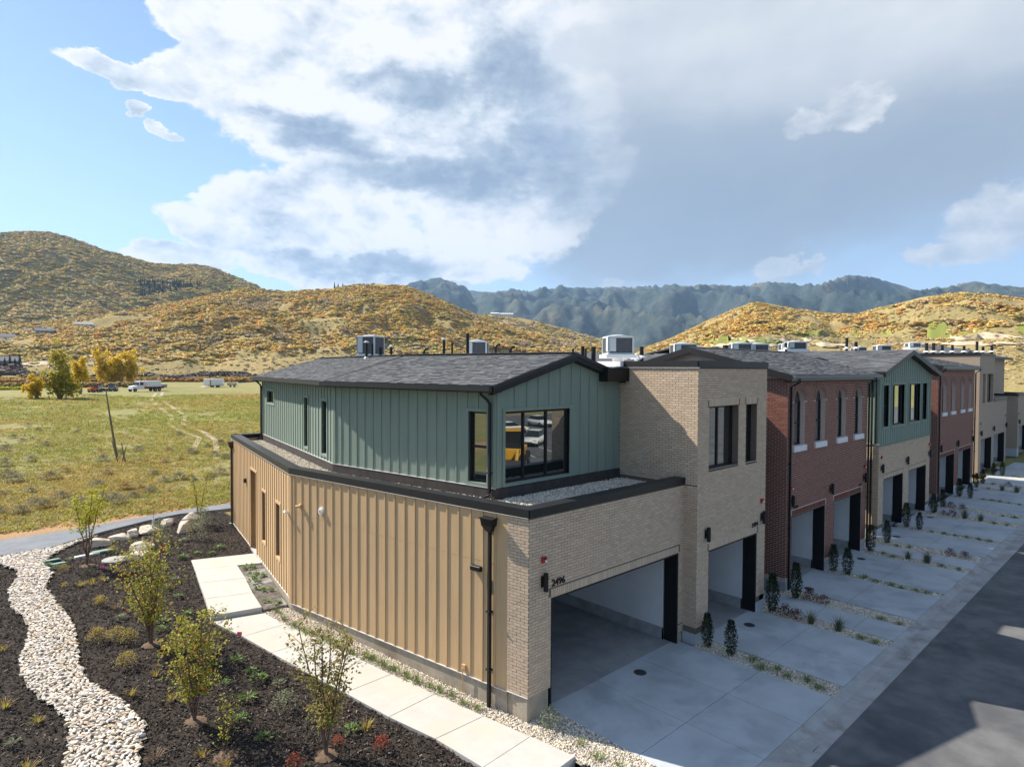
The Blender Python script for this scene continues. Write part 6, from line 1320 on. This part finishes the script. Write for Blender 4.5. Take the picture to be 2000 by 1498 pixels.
hillA.mesh('hill', hm, 220, 60, 'tall rounded hill at the left covered in autumn scrub'); hillB.mesh('hill', hm, 260, 60, 'middle hill of orange and gold scrub behind the green roof'); hillB2.mesh('hill', hm, 90, 30, 'low shoulder of the middle hill reaching to the right'); hillC.mesh('hill', hm, 240, 60, 'right hill of golden scrub behind the roofs')
mtD.mesh('mountains', dm, 520, 110, 'distant blue forested mountain range under the clouds')
# scrub oak on the hills
PAL = dict(gold=(.72,.51,.14), orange=(.70,.41,.14), olive=(.56,.47,.16), green=(.42,.40,.14), brown=(.50,.37,.24), tan=(.62,.47,.24), red=(.6,.22,.12))
def scrub(hill, n, size, a0, a1, cover, mixf, seed, t0=.02, t1=1.):
    q = np.random.default_rng(seed); P, S, T_ = [], [], []
    while len(P) < n:
        az = q.uniform(a0,a1); t = t0+(t1-t0)*q.random()**.8
        x, y, z = hill.at(az,t); c = mnoise.noise(Vector((x*cover[1],y*cover[1],seed)))+.5*mnoise.noise(Vector((x*cover[1]*3,y*cover[1]*3,seed+2)))
        if c < cover[0](az,t): continue
        k = size*q.uniform(.65,1.45)*(1+.3*t); P.append((x,y,z-.12*k)); S.append((k*1.15,k*1.15,k*q.uniform(.28,.48)))
        T_.append(mixf(mnoise.noise(Vector((x*.012,y*.012,seed+5)))+.6*mnoise.noise(Vector((x*.05,y*.05,seed+6))), q.random(), az, t)*q.uniform(.8,1.2))
    return P, S, T_
def pick(keys):
    arr = [np.array(PAL[k]) for k in keys]
    def f(nv, u, az, t): v = (nv*.62+.5)+(u-.5)*.42; return arr[int(min(max(v,0),.999)*len(arr))].copy()
    return f
lo_cover = lambda thr, low: (lambda az, t: thr+max(0,(low-t)*4.))
X_ = []
X_.append(scrub(hillA, 24000, 6.6, 62.5, 95, (lo_cover(-.75,.1),.006), pick(['green','olive','gold','olive','tan','olive','gold','brown']), 21))
X_.append(scrub(hillB, 32000, 3.5, 37, 95, (lo_cover(-.5,.30),.011), pick(['brown','tan','olive','gold','orange','gold','olive','olive','brown']), 22))
X_.append(scrub(hillB, 9000, 1.7, 37, 95, (lambda az, t: -.4,.02), pick(['olive','brown','tan','olive']), 32, .0, .5))
X_.append(scrub(hillB2, 4500, 4.6, 36, 53, (lo_cover(-.5,.1),.009), pick(['tan','brown','olive','gold','tan']), 23))
X_.append(scrub(hillC, 19000, 3.6, 0, 36.5, (lo_cover(-.2,.42),.010), pick(['olive','tan','gold','olive','orange','gold','tan']), 24))
X_.append(scrub(hillC, 8000, 1.8, 0, 36.5, (lambda az, t: -.4,.02), pick(['olive','tan','tan','olive']), 34, .0, .6))
P = sum((q[0] for q in X_), []); S = sum((q[1] for q in X_), []); TT = sum((q[2] for q in X_), []); n = len(P)
scm = instmat('scrub oak leaves', .85, .12, .5, island=.18)
scatter('scrub_oak', P, S, np.column_stack((np.zeros((n,2)),rng.uniform(0,6.28,n))), rng.integers(0,5,n), TT, [clump_mesh('scrub',400+i) for i in range(5)], scm, label='gold, orange and olive scrub oak covering the hillsides', cat='scrub')
# conifers: a stand on the left hill and a few on the skyline
def conifer_mesh(name, seed):
    r = random.Random(seed); mb = MB(); mb.lathe((0,0,0), [(.035,0),(.03,.3)], 5)
    for k in range(9):
        z = .08+k*.10; rr = .20*(1-k/9.5)+.015; n_ = 8
        for j in range(n_):
            a = 6.283*j/n_+r.uniform(-.3,.3); q = rr*r.uniform(.7,1.2); c = Vector((math.cos(a)*q,math.sin(a)*q,z-.05)); s_ = Vector((-math.sin(a),math.cos(a),0))*rr*.45; mb.add([(0,0,z+.09),tuple(c-s_),tuple(c+s_)],[(0,1,2)])
    return mb.mesh(name)
cm = [conifer_mesh('conifer',i) for i in range(3)]
P, S = [], []
q = np.random.default_rng(9)
while len(P) < 260:
    az, t = q.uniform(72.6,78.), q.uniform(.50,.74)
    if ((az-75.4)/2.4)**2+((t-.64+.012*(az-75.4))/.075)**2 < 1: x,y,z = hillA.at(az,t); P.append((x,y,z-.5)); S.append((9*q.uniform(.8,1.2),)*2+(15*q.uniform(.7,1.2),))
n = len(P); scatter('conifer_stand', P, S, np.column_stack((np.zeros((n,2)),q.uniform(0,6.28,n))), q.integers(0,3,n), np.array((.035,.052,.034))*q.uniform(.7,1.3,(n,1)), cm, instmat('conifer needles', .9, .2, .3, island=.3), label='dark conifer stand on the left hill', cat='trees')
cmm = mat('conifer green', (.04,.055,.035), .9, .3, 2.)
for i, (az, h) in enumerate(((62.6,11),(62.3,8),(61.9,7))):
    x,y,z = hillB.at(az,1.); me = cm[i].copy(); me.materials.clear(); me.materials.append(cmm); tag(inst('conifer', me, (x,y,z-.5), None, scale=(8,8,h)), '%s of three small conifers on the skyline of the middle hill' % ('leftmost','middle','rightmost')[i], 'tree', 'skyline conifers')
# houses far off at the foot of the left hill
def farhouse(label, az, t, hill, w_, d_, h, wallm, roofm, rz):
    x,y,z = hill.at(az,t); T_ = thing('hillside_house', label, 'house', (x,y,z), 'houses on the hillside'); c, s_ = math.cos(rz), math.sin(rz)
    rp = lambda a, b: (x+a*c-b*s_, y+a*s_+b*c)
    MB().prism([rp(-w_/2,-d_/2),rp(w_/2,-d_/2),rp(w_/2,d_/2),rp(-w_/2,d_/2)], z-3, z+h).build('wall', wallm, T_)
    k = .6; A = [(*rp(-w_/2-k,-d_/2-k),z+h),(*rp(w_/2+k,-d_/2-k),z+h),(*rp(w_/2+k,d_/2+k),z+h),(*rp(-w_/2-k,d_/2+k),z+h)]; r0, r1 = (*rp(-w_/2-k,0),z+h+d_*.28), (*rp(w_/2+k,0),z+h+d_*.28)
    mb = MB(); mb.add(A+[r0,r1], [(0,1,5,4),(2,3,4,5),(1,2,5),(3,0,4),(3,2,1,0)]); mb.build('roof', roofm, T_)
    nw = max(2,int(w_/3.5))
    for i in range(nw):
        a = -w_/2+(i+.5)*w_/nw; MB().prism([rp(a-.7,-d_/2-.06),rp(a+.7,-d_/2-.06),rp(a+.7,-d_/2+.1),rp(a-.7,-d_/2+.1)], z+h*.4, z+h*.8).build('window', gls, T_)
greyroof = mat('far grey roof', (.12,.13,.15), .8, .1, .5); whw = mat('far white wall', (.62,.62,.60), .8, .05, .5); gww = mat('far grey wall', (.22,.23,.25), .8, .1, .5)
rzh = R(85-90)
farhouse('white house at the left edge, on the foot of the hill', 85.6, .62, hillB, 13, 9, 6, whw, greyroof, rzh); farhouse('dark-roofed house on the hillside, right of the white house', 83.4, .72, hillB, 15, 10, 3, gww, greyroof, rzh); farhouse('long pale grey roofed house farther right on the hillside', 81.0, .78, hillB, 16, 9, 3, mat('pale far wall',(.45,.45,.45),.8,0,1), mat('pale grey roof',(.33,.34,.37),.7,.05,.5), rzh); farhouse('grey house among dark trees at the left edge of the valley', 85.7, .12, hillB, 13, 9, 5.5, gww, greyroof, rzh)
for i in range(5):
    x,y,z = hillB.at(85.95-i*.28,.105); me = cm[i % 3].copy(); me.materials.clear(); me.materials.append(cmm); tag(inst('conifer', me, (x,y,z-.3), None, scale=(9,9,7+i % 3*1.5)), '%s dark conifer from the left in front of the grey valley house' % ORD[i], 'tree', 'conifers at the valley house')
for i, (az, w_) in enumerate(((48.5,18),(47.9,24),(47.2,16))): farhouse('%s pale building on the low shoulder of the middle hill' % ('left','middle','right')[i], az, .995, hillB2, w_, 9, 4, whw, whw, R(48-90))
# pale tracks and green fields on the flank of the right hill
def flank_strip(name, hill, az0, az1, el0, el1, width, m_, n=90, label=None, wob=.05):
    mb = MB()
    for i in range(n+1):
        az = az0+(az1-az0)*i/n; e_ = el0+(el1-el0)*i/n+wob*mnoise.noise(Vector((az*.35,3.3,0))); lo, hi = 0., 1.
        for _ in range(24):
            t = (lo+hi)/2; p = hill.at(az,t); d = math.hypot(p[0]-CAM.x,p[1]-CAM.y)
            if math.degrees(math.atan2(p[2]-CAM.z,d)) < e_: lo = t
            else: hi = t
        for dt in (-width,width): p = hill.at(az,min(1,lo+dt)); mb.v.append((p[0],p[1],p[2]+.8))
    for i in range(n): mb.f.append((2*i,2*i+2,2*i+3,2*i+1))
    return mb.build(name, m_, kind='structure', smooth=True, label=label)
pale = mat('pale dirt road', (.50,.41,.29), .95, .08, .1); gfl = mat('green pasture', (.20,.22,.045), .95, .15, .05)
flank_strip('dirt_road', hillC, 36.5, -.5, 2.42, 2.25, .0035, pale, label='upper pale dirt road crossing the foot of the right hill', wob=.25); flank_strip('dirt_road', hillC, 36.5, -.5, 1.98, 1.82, .003, pale, label='lower pale dirt road crossing the foot of the right hill', wob=.2)
flank_strip('pasture', hillC, 23, 3, 2.62, 2.62, .012, gfl, label='thin green pasture at the foot of the right hill', wob=.2); flank_strip('pasture', hillC, 31, 24, 2.25, 2.3, .010, gfl, label='short green pasture strip left on the right hill', wob=.1)
flank_strip('footpath_far', hillB, 86, 80, .02, .12, .01, pale, label='pale lane below the grey valley house')
# autumn reed strips and willow thickets across the valley floor
for i, (az0, az1, d, col_, w_, lb) in enumerate(((60,92,330,(.36,.17,.04),11,'rust orange reed strip across the valley floor'),(66,92,366,(.33,.26,.03),7,'yellow willow strip behind the reeds'),(78,92,262,(.30,.20,.05),10,'ochre grass strip left of the cottonwoods'),(84.,92,236,(.42,.40,.02),2.2,'bright yellow strip at the left edge of the field'))):
    q = np.random.default_rng(50+i); n = 1600 if i < 2 else 700; az = q.uniform(az0,az1,n); rr = d+q.normal(0,w_*.5,n); x = CAM.x+np.cos(np.radians(az))*rr; y = CAM.y+np.sin(np.radians(az))*rr
    z = np.array([ground_z(a,b) for a,b in zip(x,y)])-.1; k = q.uniform(1.2,2.4,(n,1))*(1. if i < 3 else .6)
    scatter('reed_strip', np.column_stack((x,y,z)), k*np.array((1.3,1.3,.8)), np.column_stack((np.zeros((n,2)),q.uniform(0,6.28,n))), q.integers(0,5,n), np.array(col_)*q.uniform(.75,1.25,(n,1)), [clump_mesh('reed',500+j) for j in range(5)], scm, label=lb, cat='reeds')
q = np.random.default_rng(77); n = 520; az = q.uniform(63,90,n); rr = 400+q.normal(0,9,n)+30*np.sin(az*.9); x = CAM.x+np.cos(np.radians(az))*rr; y = CAM.y+np.sin(np.radians(az))*rr
z = np.array([max(ground_z(a,b), hillB.at(c,max(0,(d_-390)/570))[2]) for a,b,c,d_ in zip(x,y,az,rr)])-.2
scatter('willow_thicket', np.column_stack((x,y,z)), q.uniform(2.2,4.4,(n,1))*np.array((1.3,1.3,.75)), np.column_stack((np.zeros((n,2)),q.uniform(0,6.28,n))), q.integers(0,5,n), np.array((.17,.125,.10))*q.uniform(.75,1.2,(n,1)), [clump_mesh('willow',520+j) for j in range(5)], scm, label='grey-brown leafless willow thicket along the valley floor', cat='thicket')

# ================================================================== across the street, seen only in the window panes
lawn = mat('lawn', (.075,.12,.03), .9, .25, 3., .02, 20.); 
MB().prism([(8,-13.),(60,-13.),(60,-17.),(8,-16.)], -.2, -.0).build('lawn', lawn, kind='structure'); MB().prism([(8,-10.8),(60,-10.8),(60,-12.9),(8,-12.9)], -.2, .01).build('far_sidewalk', conc, kind='structure')
wl_ = mat('white line paint', (.7,.7,.68), .7, .1, 4.)
for i in range(9): MB().prism([(20+i*3.,-24.),(20.12+i*3.,-24.),(23.2+i*3.,-30.),(23.08+i*3.,-30.)], -.028, -.022).build('parking_line', wl_, kind='structure')
def car(label, loc, rz, paint, k=1.):
    t = vehicle('parked_car', label, 'car', loc, rz, 'cars parked across the street'); S_ = [(-2.1,.55,.62,.75),(-1.95,.35,.95,.86),(-1.2,.3,1.02,.88),(.9,.3,.92,.88),(1.7,.33,.80,.86),(2.1,.5,.62,.74)]
    mb = MB()
    for x, z0, z1, hw in S_: mb.v += [(x,-hw,z0),(x,-hw*1.0,(z0+z1)/2),(x,-hw*.9,z1),(x,hw*.9,z1),(x,hw,(z0+z1)/2),(x,hw,z0)]
    for i in range(5):
        for j in range(6): mb.f.append((i*6+j,i*6+(j+1)%6,(i+1)*6+(j+1)%6,(i+1)*6+j))
    mb.f += [tuple(range(6))[::-1], tuple(range(30,36))]; vp(mb, 'body', paint, t, True)
    vp(MB().hexa([(-1.75,-.78,.95),(.95,-.78,.92),(.95,.78,.92),(-1.75,.78,.95),(-1.15,-.6,1.46),(.15,-.6,1.46),(.15,.6,1.46),(-1.15,.6,1.46)]), 'cabin_glass', gls, t, bev=.05); vp(MB().hexa([(-1.25,-.61,1.40),(.2,-.61,1.40),(.2,.61,1.40),(-1.25,.61,1.40),(-1.1,-.55,1.5),(.05,-.55,1.5),(.05,.55,1.5),(-1.1,.55,1.5)]), 'roof', paint, t, bev=.03)
    for y in (-.6,.6): vp(MB().box(1.93,2.06,y-.18,y+.18,.62,.74), 'headlight', steel, t, bev=.02); vp(MB().box(-2.1,-2.0,y-.18,y+.18,.66,.8), 'tail_light', red_p, t)
    vp(MB().box(1.98,2.12,-.35,.35,.42,.56), 'grille', dkm, t)
    [wheel(t, xw, yw, .32, .2) for xw in (-1.3,1.3) for yw in (-.78,.78)]
car('white hatchback parked in the lot, mirrored in the big window', (35.2,-30.3,-.03), R(150), wht); car('white car behind the hatchback, mirrored in the big window', (41.,-40.,-.03), R(20), wht); car('silver car left of the hatchback, mirrored in the big window', (30.5,-32.5,-.03), R(60), mat('silver paint',(.5,.5,.52),.3,.05,2.,0,1,.5,.4)); car('white van at the back of the lot, mirrored in the windows', (50.,-44.,-.03), R(100), wht)
t = vehicle('wheel_loader', 'yellow loader mirrored in the left of the big window', 'loader', (23.2,-20.6,-.03), R(140)); vp(MB().box(-2.2,.8,-.9,.9,.8,1.7), 'body', yel, t, bev=.1); cab_ = vp(MB().box(-.7,.8,-.8,.8,1.7,3.0), 'cab', gls, t, bev=.06); vp(MB().box(-.8,.9,-.9,.9,3.0,3.12), 'roof', yel, t); [vp(MB().tube([(.4,y,1.5),(1.9,y,1.7),(2.6,y,.6)], .13, 6), 'arm', yel, t) for y in (-.6,.6)]
vp(MB().hexa([(2.4,-1.2,.1),(3.4,-1.2,.05),(3.4,1.2,.05),(2.4,1.2,.1),(2.3,-1.2,1.0),(2.7,-1.2,1.1),(2.7,1.2,1.1),(2.3,1.2,1.0)]), 'bucket', dkm, t); [wheel(t, xw, yw, .65, .45) for xw in (-1.4,1.0) for yw in (-.95,.95)]

# ================================================================== air
hz = MB().box(-15000,15000,-15000,15000,-6,1500); hm_ = bpy.data.materials.new('haze'); hm_.use_nodes = True; n = NT(hm_.node_tree); pv = n.n('ShaderNodeVolumePrincipled'); pv.inputs['Color'].default_value = (.42,.66,1.,1); pv.inputs['Density'].default_value = 5.2e-5; pv.inputs['Anisotropy'].default_value = .2
o = n.n('ShaderNodeOutputMaterial'); n.t.links.new(pv.outputs[0], o.inputs['Volume']); hm_.cycles.homogeneous_volume = True if hasattr(hm_.cycles,'homogeneous_volume') else None
hz.build('haze', hm_, kind='stuff', label='thin blue air over the valley')
